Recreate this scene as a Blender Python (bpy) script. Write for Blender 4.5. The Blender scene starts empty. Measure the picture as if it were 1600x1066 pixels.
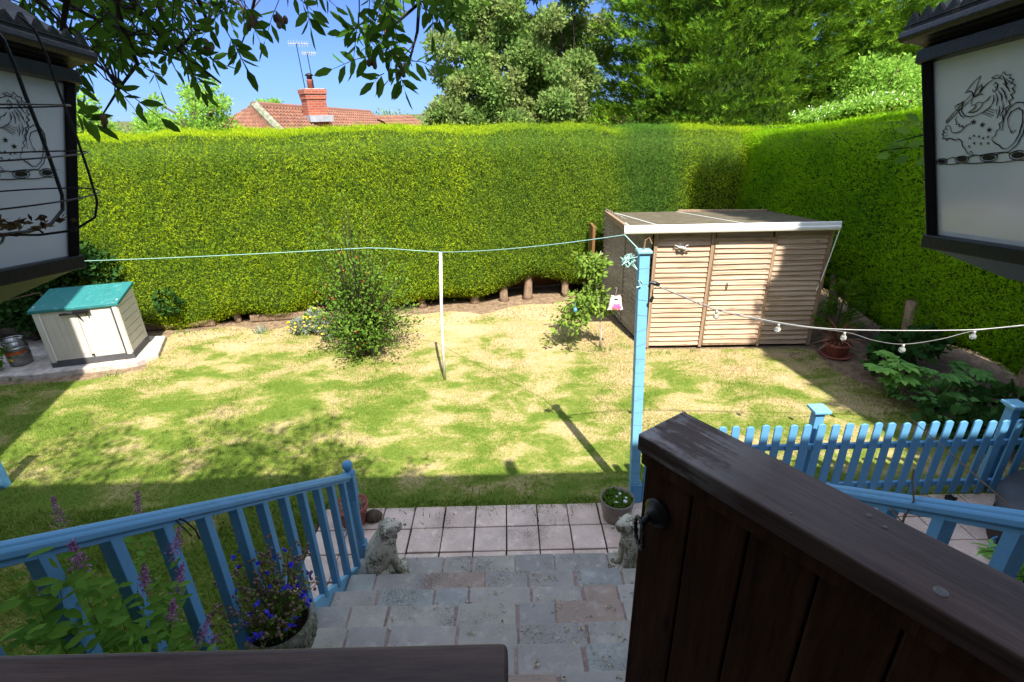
import bpy, bmesh, math, random
import numpy as np
from mathutils import Vector, Matrix, Euler
RAD = math.radians
S = bpy.context.scene
COL = S.collection

# ------------------------------------------------------------------ camera, sky, sun, exposure
CAM = Vector((0, 0, 3.6)); FPX = 821.0
MR = Matrix.Rotation(RAD(90 - 23.7), 3, 'X') @ Matrix.Rotation(RAD(-1.4), 3, 'Z')
cd = bpy.data.cameras.new('camera'); cam = bpy.data.objects.new('camera', cd); COL.objects.link(cam)
cam.matrix_world = Matrix.Translation(CAM) @ MR.to_4x4()
cd.sensor_width = 36; cd.lens = 36 * FPX / 1600; cd.clip_start = .02; cd.clip_end = 3000
S.camera = cam
SUNV = Vector((.27, -.96, 1.32)).normalized()      # towards the sun
w = bpy.data.worlds.new('World'); S.world = w; w.use_nodes = True
nt = w.node_tree; bg = nt.nodes['Background']; sk = nt.nodes.new('ShaderNodeTexSky')
sk.sky_type = 'NISHITA'; sk.sun_disc = False
sk.sun_elevation = math.asin(SUNV.z); sk.sun_rotation = math.atan2(SUNV.x, SUNV.y)
sk.altitude = 1500; sk.air_density = 1.0; sk.dust_density = .25; sk.ozone_density = 4.5
# the clear sky: deeper blue low down, less violet overhead
hsv = nt.nodes.new('ShaderNodeHueSaturation'); hsv.inputs['Saturation'].default_value = .5
nt.links.new(sk.outputs[0], hsv.inputs['Color'])
wtc = nt.nodes.new('ShaderNodeTexCoord'); wsx = nt.nodes.new('ShaderNodeSeparateXYZ'); nt.links.new(wtc.outputs['Generated'], wsx.inputs[0])
wr = nt.nodes.new('ShaderNodeValToRGB'); nt.links.new(wsx.outputs['Z'], wr.inputs[0])
e = wr.color_ramp.elements; e[0].position = .0; e[0].color = (.093, .15, .27, 1); e[1].position = .45; e[1].color = (1, 1, 1, 1)
e2 = e.new(.17); e2.color = (.08, .14, .30, 1)
wm = nt.nodes.new('ShaderNodeMix'); wm.data_type = 'RGBA'; wm.blend_type = 'MULTIPLY'; wm.inputs[0].default_value = 1
nt.links.new(hsv.outputs[0], wm.inputs[6]); nt.links.new(wr.outputs[0], wm.inputs[7])
nt.links.new(wm.outputs[2], bg.inputs[0]); bg.inputs[1].default_value = .15
sl = bpy.data.lights.new('sun', 'SUN'); so = bpy.data.objects.new('sun', sl); COL.objects.link(so)
sl.energy = 3.2; sl.angle = RAD(.5); sl.color = (1, .94, .84)
so.rotation_euler = (-SUNV).to_track_quat('-Z', 'Y').to_euler()
S.view_settings.view_transform = 'Standard'; S.view_settings.look = 'None'
S.view_settings.exposure = 1.95; S.view_settings.gamma = 1
S.render.engine = 'CYCLES'
S.cycles.max_bounces = 8; S.cycles.transparent_max_bounces = 8
rnd = random.Random(5); NR = np.random.default_rng(11)

def ray(x, y): return MR @ Vector(((x - 800) / FPX, -(y - 533) / FPX, -1))
def G(x, y, z=0.):
    r = ray(x, y); return CAM + r * ((z - CAM.z) / r.z)
def AY(x, y, Y):
    r = ray(x, y); return CAM + r * (Y / r.y)
def AX(x, y, X):
    r = ray(x, y); return CAM + r * (X / r.x)

# ------------------------------------------------------------------ materials
def lin(c): return tuple(((v / 12.92) if v <= .04045 else ((v + .055) / 1.055) ** 2.4) for v in c)
class NT:
    def __init__(s, name):
        s.m = bpy.data.materials.new(name); s.m.use_nodes = True; s.t = s.m.node_tree
        s.b = s.t.nodes['Principled BSDF']; s.out = s.t.nodes['Material Output']
        s.tc = s.n('ShaderNodeTexCoord')
    def n(s, k, **kw):
        o = s.t.nodes.new(k)
        for a, v in kw.items(): setattr(o, a, v)
        return o
    def l(s, a, b): s.t.links.new(a, b)
    def mapv(s, sc, src='Object'):
        m = s.n('ShaderNodeMapping'); s.l(s.tc.outputs[src], m.inputs[0])
        m.inputs['Scale'].default_value = sc if hasattr(sc, '__len__') else (sc,) * 3
        return m.outputs[0]
    def noise(s, sc, detail=4, rough=.6, scl=(1, 1, 1)):
        n = s.n('ShaderNodeTexNoise'); n.inputs['Scale'].default_value = sc
        n.inputs['Detail'].default_value = detail; n.inputs['Roughness'].default_value = rough
        s.l(s.mapv(scl), n.inputs['Vector']); return n.outputs[0]
    def ramp(s, src, stops):
        r = s.n('ShaderNodeValToRGB'); e = r.color_ramp.elements
        while len(e) < len(stops): e.new(.5)
        for i, (p, c) in enumerate(stops):
            e[i].position = p; e[i].color = (*c, 1) if len(c) == 3 else c
        s.l(src, r.inputs[0]); return r.outputs[0]
    def mix(s, f, a, b, mode='MIX'):
        m = s.n('ShaderNodeMix', data_type='RGBA', blend_type=mode)
        for i, v in ((0, f), (6, a), (7, b)):
            if hasattr(v, 'is_linked') or hasattr(v, 'links'): s.l(v, m.inputs[i])
            elif hasattr(v, '__len__'): m.inputs[i].default_value = (*v, 1)
            else: m.inputs[i].default_value = v
        return m.outputs[2]
    def math(s, op, a, b=0.):
        m = s.n('ShaderNodeMath', operation=op)
        for i, v in enumerate((a, b)):
            if hasattr(v, 'links'): s.l(v, m.inputs[i])
            else: m.inputs[i].default_value = v
        return m.outputs[0]
    def island(s):
        g = s.n('ShaderNodeNewGeometry'); return g.outputs['Random Per Island']
    def bump(s, src, st=.3, dist=.01):
        b = s.n('ShaderNodeBump'); b.inputs['Strength'].default_value = st; b.inputs['Distance'].default_value = dist
        s.l(src, b.inputs['Height']); s.l(b.outputs[0], s.b.inputs['Normal'])
    def fin(s, col, rough=.7, spec=.3, metal=0.):
        if hasattr(col, 'links'): s.l(col, s.b.inputs['Base Color'])
        else: s.b.inputs['Base Color'].default_value = (*col, 1)
        if hasattr(rough, 'links'): s.l(rough, s.b.inputs['Roughness'])
        else: s.b.inputs['Roughness'].default_value = rough
        s.b.inputs['Specular IOR Level'].default_value = spec; s.b.inputs['Metallic'].default_value = metal
        return s.m
def flat(name, c, rough=.6, spec=.3, metal=0., var=.25, sc=8, bump=.15, scl=(1, 1, 1)):
    t = NT(name); n = t.noise(sc, 5, .65, scl)
    c2 = tuple(v * (1 - var) for v in c); c1 = tuple(min(1, v * (1 + var * .6)) for v in c)
    col = t.ramp(n, [(.3, c2), (.7, c1)])
    if bump: t.bump(t.noise(sc * 6, 4, .7, scl), bump, .004)
    return t.fin(col, rough, spec, metal)
def leafmat(name, ca, cb, cc=None, trans=.35, rough=.5, sc=1.2, bmix=None):
    """ca/cb: leaf tints picked per leaf; cc: tint of patches of the plant"""
    t = NT(name); col = t.mix(t.island(), ca, cb)
    if cc:
        p = t.ramp(t.noise(sc, 3, .6), [(.45, (0, 0, 0)), (.62, (1, 1, 1))])
        col = t.mix(t.math('MULTIPLY', p, .7), col, cc)
    if bmix:   # sections of another plant along X
        col = bmix(t, col)
    t.fin(col, min(1, rough + .3), .03)
    tr = t.n('ShaderNodeBsdfTranslucent'); hs = t.n('ShaderNodeHueSaturation'); t.l(col, hs.inputs['Color'])
    hs.inputs['Value'].default_value = 1.5; hs.inputs['Hue'].default_value = .485; t.l(hs.outputs[0], tr.inputs[0])
    mx = t.n('ShaderNodeMixShader'); mx.inputs[0].default_value = trans
    t.l(t.b.outputs[0], mx.inputs[1]); t.l(tr.outputs[0], mx.inputs[2]); t.l(mx.outputs[0], t.out.inputs[0])
    return t.m
def wood(name, c1, c2, c3, axis='x', rough=.8, island=.5, gr=22, spec=.2, knots=True, bump=.4):
    t = NT(name); s = {'x': (.5, 26, 26), 'y': (26, .5, 26), 'z': (26, 26, .5)}[axis]
    n = t.noise(gr / 9, 6, .7, s); n2 = t.noise(1.3, 3, .6)
    col = t.ramp(n, [(.32, c1), (.5, c2), (.68, c3)])
    col = t.mix(t.math('MULTIPLY', t.island(), island), col, tuple(v * .45 for v in c2))
    if knots:
        v = t.n('ShaderNodeTexVoronoi'); v.inputs['Scale'].default_value = 1.1
        t.l(t.mapv({'x': (1.5, 7, 7), 'y': (7, 1.5, 7), 'z': (7, 7, 1.5)}[axis]), v.inputs['Vector'])
        k = t.ramp(v.outputs['Distance'], [(.0, (1, 1, 1)), (.12, (0, 0, 0))])
        col = t.mix(t.math('MULTIPLY', k, .7), col, tuple(v * .35 for v in c1))
    col = t.mix(t.math('MULTIPLY', n2, .35), col, tuple(v * .7 for v in c1))
    t.bump(n, bump, .004)
    return t.fin(col, rough, spec)

M = {}
def painted(name, base, worn, amt=.60, rough=.42):
    t = NT(name); n = t.noise(3, 6, .7); n2 = t.noise(30, 4, .7)
    col = t.mix(t.math('MULTIPLY', n, .35), base, tuple(v * .72 for v in base))
    chip = t.ramp(t.math('ADD', t.math('MULTIPLY', t.noise(14, 6, .75), .8), t.math('MULTIPLY', n2, .2)), [(amt, (0, 0, 0)), (amt + .03, (1, 1, 1))])
    col = t.mix(chip, col, worn); al = t.ramp(t.noise(5, 7, .8), [(.52, (0, 0, 0)), (.68, (1, 1, 1))]); col = t.mix(t.math('MULTIPLY', al, .35), col, tuple(v * .45 for v in (base[0], base[1] * 1.05, base[2] * .8)))
    gr = t.noise(9, 5, .7, (3, 3, .5)); t.bump(t.math('ADD', gr, n2), .25, .003)
    return t.fin(col, rough + .1, .35)
M['blue'] = painted('blue_paint', (.10, .29, .50), (.22, .28, .30), .635)
M['lightblue'] = painted('light_blue_paint', (.17, .42, .60), (.40, .45, .45), .64)
M['bluecap'] = painted('worn_blue_paint', (.2, .4, .45), (.4, .42, .38), .55)
def gatewood(nm, cap):
    t = NT(nm); s = (1.2, 14, 14) if cap else (14, 14, 1.2)
    n = t.noise(2.4, 7, .75, s); n2 = t.noise(5, 5, .7)
    a, b = ((.022, .013, .010), (.135, .082, .064)) if cap else ((.020, .009, .005), (.095, .043, .022))
    col = t.ramp(n, [(.3, a), (.7, b)])
    if not cap:
        v = t.n('ShaderNodeTexVoronoi'); v.inputs['Scale'].default_value = 7; t.l(t.mapv((1.6, 1, .45)), v.inputs['Vector'])
        col = t.mix(t.math('MULTIPLY', t.ramp(v.outputs['Distance'], [(.05, (1, 1, 1)), (.11, (0, 0, 0))]), .75), col, (.006, .003, .002))
        ck = t.ramp(t.noise(3, 4, .8, (26, 26, .9)), [(.66, (0, 0, 0)), (.69, (1, 1, 1))]); col = t.mix(t.math('MULTIPLY', ck, .8), col, (.004, .002, .001))
        col = t.mix(t.math('MULTIPLY', t.island(), .35), col, (.012, .006, .004))
    if cap is True:
        wn = t.ramp(t.math('ADD', t.math('MULTIPLY', n, .45), t.math('MULTIPLY', n2, .55)), [(.47, (0, 0, 0)), (.53, (1, 1, 1))])
        tcx = t.n('ShaderNodeSeparateXYZ'); t.l(t.tc.outputs['Object'], tcx.inputs[0])
        endm = t.ramp(tcx.outputs['X'], [(.02, (1, 1, 1)), (.20, (.02,) * 3)])
        col = t.mix(t.math('MULTIPLY', wn, endm), col, (.30, .28, .28))
        v = t.n('ShaderNodeTexVoronoi'); v.inputs['Scale'].default_value = 9; t.l(t.mapv((1, 2.2, 1)), v.inputs['Vector'])
        k = t.ramp(v.outputs['Distance'], [(.035, (1, 1, 1)), (.07, (0, 0, 0))])
        col = t.mix(t.math('MULTIPLY', k, .8), col, (.004, .003, .003))
    t.bump(n, .5, .002)
    return t.fin(col, .45 if cap else .7, .3 if cap else .08)
M['gatecap'] = gatewood('weathered_dark_brown_cap', True); M['gatecap2'] = gatewood('dark_brown_cap', 'plain'); M['gatebody'] = gatewood('dark_brown_boards', False)
M['plug'] = flat('grey_filler', (.20, .19, .18), .7, .3, 0, .4, 60, .2)
M['black'] = flat('black_iron', (.012, .012, .014), .35, .5, .3, .4, 25, .4)
M['lantern'] = flat('black_lantern_metal', (.005, .005, .006), .38, .25, .0, .4, 30, .25)
def lroof():
    t = NT('lichened_lantern_roof'); n = t.noise(35, 5, .7)
    col = t.ramp(n, [(.46, (.006, .006, .007)), (.58, (.03, .028, .02)), (.7, (.18, .17, .10))]); t.bump(n, .6, .004)
    return t.fin(col, .5, .25)
M['lroof'] = lroof()
def opal():
    t = NT('etched_opal_glass'); n = t.noise(6, 3, .5)
    t.fin(t.ramp(n, [(.3, (.58, .62, .61)), (.7, (.68, .71, .70))]), .10, .6); return t.m
M['opal'] = opal()
M['etch'] = flat('dark_etching', (.015, .013, .010), .6, .2, 0, .3, 20, 0)
M['brown'] = flat('brown_seed_moss', (.09, .055, .02), .9, .1, 0, .6, 30, .6)
def lawn_nodes(t):
    """straw patches in green turf, the same field for the sheet and the blades"""
    v = t.mapv((1, 1, 1)); sx = t.n('ShaderNodeSeparateXYZ'); t.l(v, sx.inputs[0])
    n = t.n('ShaderNodeTexNoise'); n.inputs['Scale'].default_value = 1.7; n.inputs['Detail'].default_value = 8; n.inputs['Roughness'].default_value = .66
    n.inputs['Distortion'].default_value = .3
    mp = t.n('ShaderNodeMapping'); mp.inputs['Scale'].default_value = (.85, 1.25, 0); t.l(t.tc.outputs['Object'], mp.inputs[0]); t.l(mp.outputs[0], n.inputs['Vector'])
    # dry towards the back hedge and the right hedge
    yb = t.n('ShaderNodeMapRange'); yb.inputs[1].default_value = 6.3; yb.inputs[2].default_value = 8.8; yb.inputs[4].default_value = .16; t.l(sx.outputs['Y'], yb.inputs[0])
    xb = t.n('ShaderNodeMapRange'); xb.inputs[1].default_value = -3.0; xb.inputs[2].default_value = 1.2; xb.inputs[3].default_value = -.035; xb.inputs[4].default_value = .025; t.l(sx.outputs['X'], xb.inputs[0])
    nb = t.n('ShaderNodeMapRange'); nb.inputs[1].default_value = 4.2; nb.inputs[2].default_value = 5.0; nb.inputs[3].default_value = -.07; nb.inputs[4].default_value = 0; t.l(sx.outputs['Y'], nb.inputs[0])
    f = t.math('SUBTRACT', t.math('ADD', t.math('ADD', t.math('ADD', n.outputs[0], yb.outputs[0]), xb.outputs[0]), nb.outputs[0]), .022)
    return f
def lawnmat():
    t = NT('dry_patched_turf'); f = lawn_nodes(t); fine = t.noise(22, 5, .75)
    g = t.math('ADD', f, t.math('MULTIPLY', t.math('SUBTRACT', fine, .5), .28))
    col = t.ramp(g, [(.40, (.10, .15, .022)), (.48, (.18, .20, .045)), (.55, (.32, .27, .12)), (.70, (.42, .31, .18))])
    t.bump(fine, .6, .02); return t.fin(col, .95, .05)
M['lawn'] = lawnmat()
def blademat():
    t = NT('grass_blades'); f = lawn_nodes(t)
    r = t.math('MULTIPLY', t.math('SUBTRACT', t.island(), .5), .16)
    col = t.ramp(t.math('ADD', f, r), [(.36, (.14, .22, .028)), (.47, (.24, .29, .055)), (.58, (.36, .32, .12)), (.76, (.46, .35, .19))])
    t.fin(col, .6, .2)
    tr = t.n('ShaderNodeBsdfTranslucent'); t.l(col, tr.inputs[0]); mx = t.n('ShaderNodeMixShader'); mx.inputs[0].default_value = .3
    t.l(t.b.outputs[0], mx.inputs[1]); t.l(tr.outputs[0], mx.inputs[2]); t.l(mx.outputs[0], t.out.inputs[0]); return t.m
M['blade'] = blademat()
def soilmat():
    t = NT('dry_soil'); n = t.noise(9, 8, .75); n2 = t.noise(1.5, 4, .6)
    col = t.ramp(n, [(.3, (.10, .065, .04)), (.55, (.24, .17, .11)), (.75, (.36, .27, .18))])
    t.bump(n, .8, .03); return t.fin(col, .95, .05)
M['soil'] = soilmat()
def slabmat(name, cols, sp=.35):
    t = NT(name); i = t.island(); st = [(k / (len(cols) - 1) if len(cols) > 1 else 0, c) for k, c in enumerate(cols)]
    r = t.ramp(i, st); r_node = r.node; r_node.color_ramp.interpolation = 'CONSTANT' if len(cols) > 3 else 'LINEAR'
    n = t.noise(5, 8, .72); n2 = t.noise(38, 5, .7); n3 = t.noise(2.1, 4, .6)
    nm = t.ramp(t.math('ADD', t.math('MULTIPLY', n, .6), t.math('MULTIPLY', n3, .4)), [(.36, (0, 0, 0)), (.62, (1, 1, 1))])
    col = t.mix(t.math('MULTIPLY', nm, .55), r, tuple(v * .5 for v in cols[0]))
    n4 = t.noise(11, 4, .6); col = t.mix(t.math('MULTIPLY', t.ramp(n4, [(.55, (0, 0, 0)), (.7, (1, 1, 1))]), .35), col, tuple(min(1, v * 1.5) for v in cols[1]))
    spk = t.ramp(t.math('ADD', t.math('MULTIPLY', n2, .6), t.math('MULTIPLY', n3, .4)), [(.30, (0, 0, 0)), (.38, (1, 1, 1)), (.56, (1, 1, 1)), (.66, (1.2, 1.2, 1.15))])
    col = t.mix(sp, col, spk, 'MULTIPLY'); n5 = t.noise(75, 3, .8); dk = t.ramp(t.math('ADD', t.math('MULTIPLY', n5, .55), t.math('MULTIPLY', n3, .45)), [(.55, (0, 0, 0)), (.62, (1, 1, 1))]); col = t.mix(t.math('MULTIPLY', dk, .65), col, (.06, .055, .045))
    t.bump(t.math('ADD', n, t.math('MULTIPLY', n2, .3)), .8, .010); return t.fin(col, .75, .3)
M['paver'] = slabmat('pink_concrete_paver', [(.62, .46, .37), (.75, .58, .48), (.68, .54, .45)], .8)
M['stone'] = slabmat('riven_sandstone', [(.34, .32, .285), (.38, .345, .30), (.31, .32, .30), (.38, .36, .29), (.30, .285, .26), (.34, .36, .325), (.36, .325, .29), (.40, .37, .31), (.36, .26, .20), (.33, .32, .285)], .75)
M['mortar'] = flat('pinkish_mortar', (.30, .215, .19), .95, .1, 0, .5, 25, .6)
M['joint'] = flat('dark_joint_soil', (.035, .032, .022), .95, .05, 0, .5, 25, .6)
M['concrete'] = flat('old_concrete', (.48, .42, .37), .9, .15, 0, .45, 9, .8)
def lichenstone(nm, base, dark, lo=.5):
    t = NT(nm); n = t.noise(48, 8, .8); n2 = t.noise(7, 5, .65)
    f = t.math('ADD', t.math('MULTIPLY', n, .55), t.math('MULTIPLY', n2, .45))
    col = t.ramp(f, [(.38, base), (lo - .01, tuple(v * .8 for v in base)), (lo + .03, dark), (.8, tuple(v * .5 for v in dark))])
    n3 = t.noise(7, 4, .6); y = t.ramp(n3, [(.55, (0, 0, 0)), (.68, (1, 1, 1))]); col = t.mix(t.math('MULTIPLY', y, .5), col, (.30, .30, .12))
    t.bump(n, .9, .01); return t.fin(col, .95, .1)
M['dog'] = lichenstone('lichen_spotted_cast_stone', (.58, .54, .42), (.07, .065, .055), .52)
M['urn'] = lichenstone('mossy_cast_stone', (.30, .30, .22), (.10, .11, .08), .5)
M['bark'] = flat('bark', (.10, .075, .055), .9, .1, 0, .5, 10, .9, (3, 3, .6))
M['bark2'] = flat('reddish_bark', (.22, .15, .10), .9, .1, 0, .5, 12, .9, (3, 3, .6))
M['twig'] = flat('dark_twig', (.035, .024, .018), .8, .2, 0, .4, 20, .3)
M['drytwig'] = flat('dry_twig', (.20, .13, .08), .8, .2, 0, .4, 20, .3)
M['shedwood'] = wood('weathered_shed_boards', (.19, .10, .055), (.56, .40, .28), (.74, .61, .49), 'x', .85, .38, bump=.6)
M['shedside'] = wood('grey_shed_side_boards', (.10, .08, .06), (.42, .35, .28), (.62, .55, .46), 'y', .85, .6)
M['shedpost'] = wood('shed_batten', (.15, .09, .05), (.33, .22, .14), (.42, .33, .25), 'z', .85, .2)
M['felt'] = flat('roof_felt', (.11, .095, .065), .95, .1, 0, .35, 6, .6)
M['white'] = flat('white_plastic', (.72, .72, .70), .35, .4, 0, .1, 4, .03)
M['poleWhite'] = flat('white_painted_pole', (.70, .68, .62), .5, .3, 0, .25, 12, .1)
M['teal'] = painted('teal_plastic_lid', (.025, .17, .17), (.08, .24, .24), .56, .45)
M['cream'] = flat('cream_plastic', (.54, .50, .44), .55, .3, 0, .08, 3, .08)
M['greyplastic'] = flat('dark_grey_plastic', (.07, .07, .075), .6, .3, 0, .2, 5, .1)
M['steel'] = flat('brushed_steel', (.30, .30, .29), .3, .5, .9, .4, 9, .1)
M['orange'] = flat('orange_band', (.50, .09, .01), .5, .3, 0, .5, 30, 0)
M['yellow'] = flat('yellow_plastic', (.6, .42, .05), .5, .3, 0, .2, 10, 0)
M['terracotta'] = flat('terracotta', (.30, .095, .065), .75, .2, 0, .35, 12, .3)
M['glaze'] = flat('brown_grey_glazed_pot', (.21, .17, .135), .4, .5, 0, .35, 4, .1, (1, 1, 14))
M['compost'] = flat('dark_compost', (.022, .015, .010), .95, .05, 0, .6, 30, 1)
M['bulb'] = None
t = NT('clear_bulb_glass'); t.fin((.9, .92, .95), .03, .5); t.b.inputs['Transmission Weight'].default_value = .85; t.b.inputs['IOR'].default_value = 1.3; M['bulb'] = t.m
M['cable'] = flat('grey_black_cable', (.10, .10, .10), .5, .4, 0, .2, 20, 0)
M['palecable'] = flat('pale_steel_wire', (.42, .42, .40), .4, .4, .3, .1, 20, 0)
M['tealcord'] = flat('teal_washing_line', (.30, .50, .46), .5, .3, 0, .1, 20, 0)
M['silver'] = flat('pale_metal', (.55, .54, .50), .45, .5, .3, .4, 30, .2)
M['bagwhite'] = flat('pale_pink_bag', (.66, .54, .55), .6, .3, 0, .15, 9, .1)
M['pink'] = flat('pink_print', (.62, .14, .36), .6, .2, 0, .2, 9, 0)
M['orangeprint'] = flat('orange_print', (.7, .27, .10), .6, .2, 0, .3, 30, 0)
M['tub'] = flat('black_vinyl_cover', (.045, .05, .062), .42, .4, 0, .4, 3, .4)
M['tubside'] = flat('dark_brown_tub_side', (.035, .024, .018), .7, .3, 0, .3, 6, .3)
M['petal'] = flat('fallen_petal', (.50, .42, .28), .8, .1, 0, .5, 40, 0)
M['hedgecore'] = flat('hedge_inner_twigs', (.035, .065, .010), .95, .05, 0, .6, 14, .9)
def brickmat(nm, a, b, mt, sc=1.):
    t = NT(nm); br = t.n('ShaderNodeTexBrick'); br.inputs['Scale'].default_value = 1
    for k, v in (('Color1', a), ('Color2', b), ('Mortar', mt)): br.inputs[k].default_value = (*v, 1)
    br.inputs['Brick Width'].default_value = .225 * sc; br.inputs['Row Height'].default_value = .075 * sc; br.inputs['Mortar Size'].default_value = .008 * sc
    cx = t.n('ShaderNodeSeparateXYZ'); t.l(t.tc.outputs['Object'], cx.inputs[0]); cb = t.n('ShaderNodeCombineXYZ')
    t.l(t.math('ADD', cx.outputs['X'], cx.outputs['Y']), cb.inputs[0]); t.l(cx.outputs['Z'], cb.inputs[1]); t.l(cb.outputs[0], br.inputs['Vector'])
    n = t.noise(4, 6, .7); col = t.mix(t.math('MULTIPLY', n, .5), br.outputs[0], tuple(v * .5 for v in a)); t.bump(br.outputs[1], -.4, .01)
    return t.fin(col, .9, .15)
M['brick'] = brickmat('red_brick', (.40, .11, .06), (.30, .07, .045), (.30, .24, .19))
M['housebrick'] = brickmat('house_brick', (.30, .13, .09), (.24, .09, .06), (.3, .26, .2))
def tilemat():
    t = NT('red_clay_tiles'); col0 = t.mix(t.island(), (.22, .095, .062), (.13, .062, .045)); n = t.noise(1.6, 5, .7)
    li = t.ramp(t.noise(2.8, 6, .75), [(.58, (0, 0, 0)), (.70, (1, 1, 1))])
    col = t.mix(t.math('MULTIPLY', n, .4), col0, (.34, .20, .15)); col = t.mix(t.math('MULTIPLY', li, .45), col, (.33, .25, .10)); return t.fin(col, .9, .1)
M['tile'] = tilemat()
M['lead'] = flat('grey_lead', (.35, .37, .40), .6, .3, .3, .2, 6, .2)
M['render'] = flat('pale_render', (.55, .52, .46), .9, .1, 0, .1, 3, .2)
M['deck'] = wood('deck_boards', (.08, .06, .05), (.16, .12, .10), (.22, .18, .15), 'x')
M['panebl'] = flat('window_glass', (.03, .04, .05), .05, .6, 0, .1, 3, 0)
M['backfence'] = wood('orange_brown_fence', (.12, .055, .022), (.24, .12, .05), (.30, .17, .08), 'z')

def hedge_sections(t, col):
    sx = t.n('ShaderNodeSeparateXYZ'); t.l(t.tc.outputs['Object'], sx.inputs[0])
    xx = t.math('ADD', sx.outputs['X'], t.math('MULTIPLY', t.noise(.9, 3, .6), .9))
    r = t.ramp(t.math('MULTIPLY', t.math('ADD', xx, 2), .1), [(.0, (0, 0, 0)), (.16, (0, 0, 0)), (.24, (.38,) * 3), (.44, (.38,) * 3), (.49, (.9,) * 3), (.56, (.9,) * 3), (.60, (.1,) * 3), (1, (.1,) * 3)])
    col = t.mix(r, col, (.075, .20, .035)); st = t.noise(1.6, 5, .65, (2.2, 2.2, .35)); col = t.mix(t.math('MULTIPLY', t.ramp(st, [(.45, (0, 0, 0)), (.62, (1, 1, 1))]), .38), col, (.12, .25, .02))
    br = t.ramp(t.noise(2.6, 6, .75), [(.64, (0, 0, 0)), (.72, (1, 1, 1))])
    return t.mix(t.math('MULTIPLY', br, .6), col, (.30, .19, .07))
M['hedge'] = leafmat('golden_conifer_foliage', (.30, .43, .014), (.50, .60, .022), (.23, .37, .016), .40, .6, 1.6, hedge_sections)
def rh_sections(t, col):
    br = t.ramp(t.noise(1.2, 5, .7), [(.64, (0, 0, 0)), (.72, (1, 1, 1))])
    return t.mix(t.math('MULTIPLY', br, .5), col, (.20, .10, .03))
M['hedgeR'] = leafmat('green_conifer_foliage', (.18, .39, .010), (.36, .58, .014), (.14, .34, .012), .42, .6, 1.2, rh_sections)
M['leyland'] = leafmat('leyland_foliage', (.045, .125, .012), (.20, .34, .02), (.03, .085, .012), .22, .6)
M['walnut'] = leafmat('grey_green_leaves', (.085, .17, .04), (.24, .36, .09), (.24, .27, .10), .35, .5, 1.5)
M['birch'] = leafmat('birch_leaves', (.20, .32, .08), (.36, .46, .16), None, .4, .5)
M['lime'] = leafmat('far_green_leaves', (.15, .32, .04), (.30, .48, .08), None, .4, .5)
M['ash'] = leafmat('overhanging_leaves', (.030, .085, .010), (.085, .20, .020), None, .34, .45)
M['bushleaf'] = leafmat('berry_bush_leaves', (.06, .14, .018), (.15, .25, .035), None, .3, .4)
M['ivy'] = leafmat('ivy_leaves', (.018, .055, .012), (.045, .11, .025), None, .25, .35)
M['cherry'] = leafmat('young_tree_leaves', (.11, .21, .03), (.24, .34, .06), None, .3, .45)
M['spleaf'] = leafmat('shrub_leaves', (.08, .20, .03), (.17, .33, .05), None, .35, .42)
M['silverleaf'] = leafmat('silver_leaves', (.20, .25, .18), (.32, .36, .28), None, .25, .6)
M['palmate'] = leafmat('palmate_leaves', (.16, .36, .08), (.28, .52, .12), None, .3, .4)
M['darkleaf'] = leafmat('dark_ground_leaves', (.08, .21, .055), (.14, .30, .08), None, .25, .4)
M['redstrap'] = leafmat('bronze_strap_leaves', (.22, .10, .06), (.36, .2, .12), None, .25, .5)
M['berry'] = flat('red_berries', (.42, .05, .015), .35, .5, 0, .3, 20, 0)
M['flowy'] = flat('yellow_flowers', (.75, .55, .02), .7, .2, 0, .2, 20, 0)
M['flowb'] = flat('blue_lobelia_flowers', (.035, .03, .55), .6, .2, 0, .3, 20, 0)
M['flowp'] = flat('mauve_flowers', (.42, .18, .36), .8, .1, 0, .35, 40, 0)
M['floww'] = flat('white_flowers', (.65, .68, .5), .7, .2, 0, .2, 20, 0)
M['seed'] = flat('dry_seed_heads', (.20, .14, .10), .9, .1, 0, .5, 40, 0)

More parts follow.
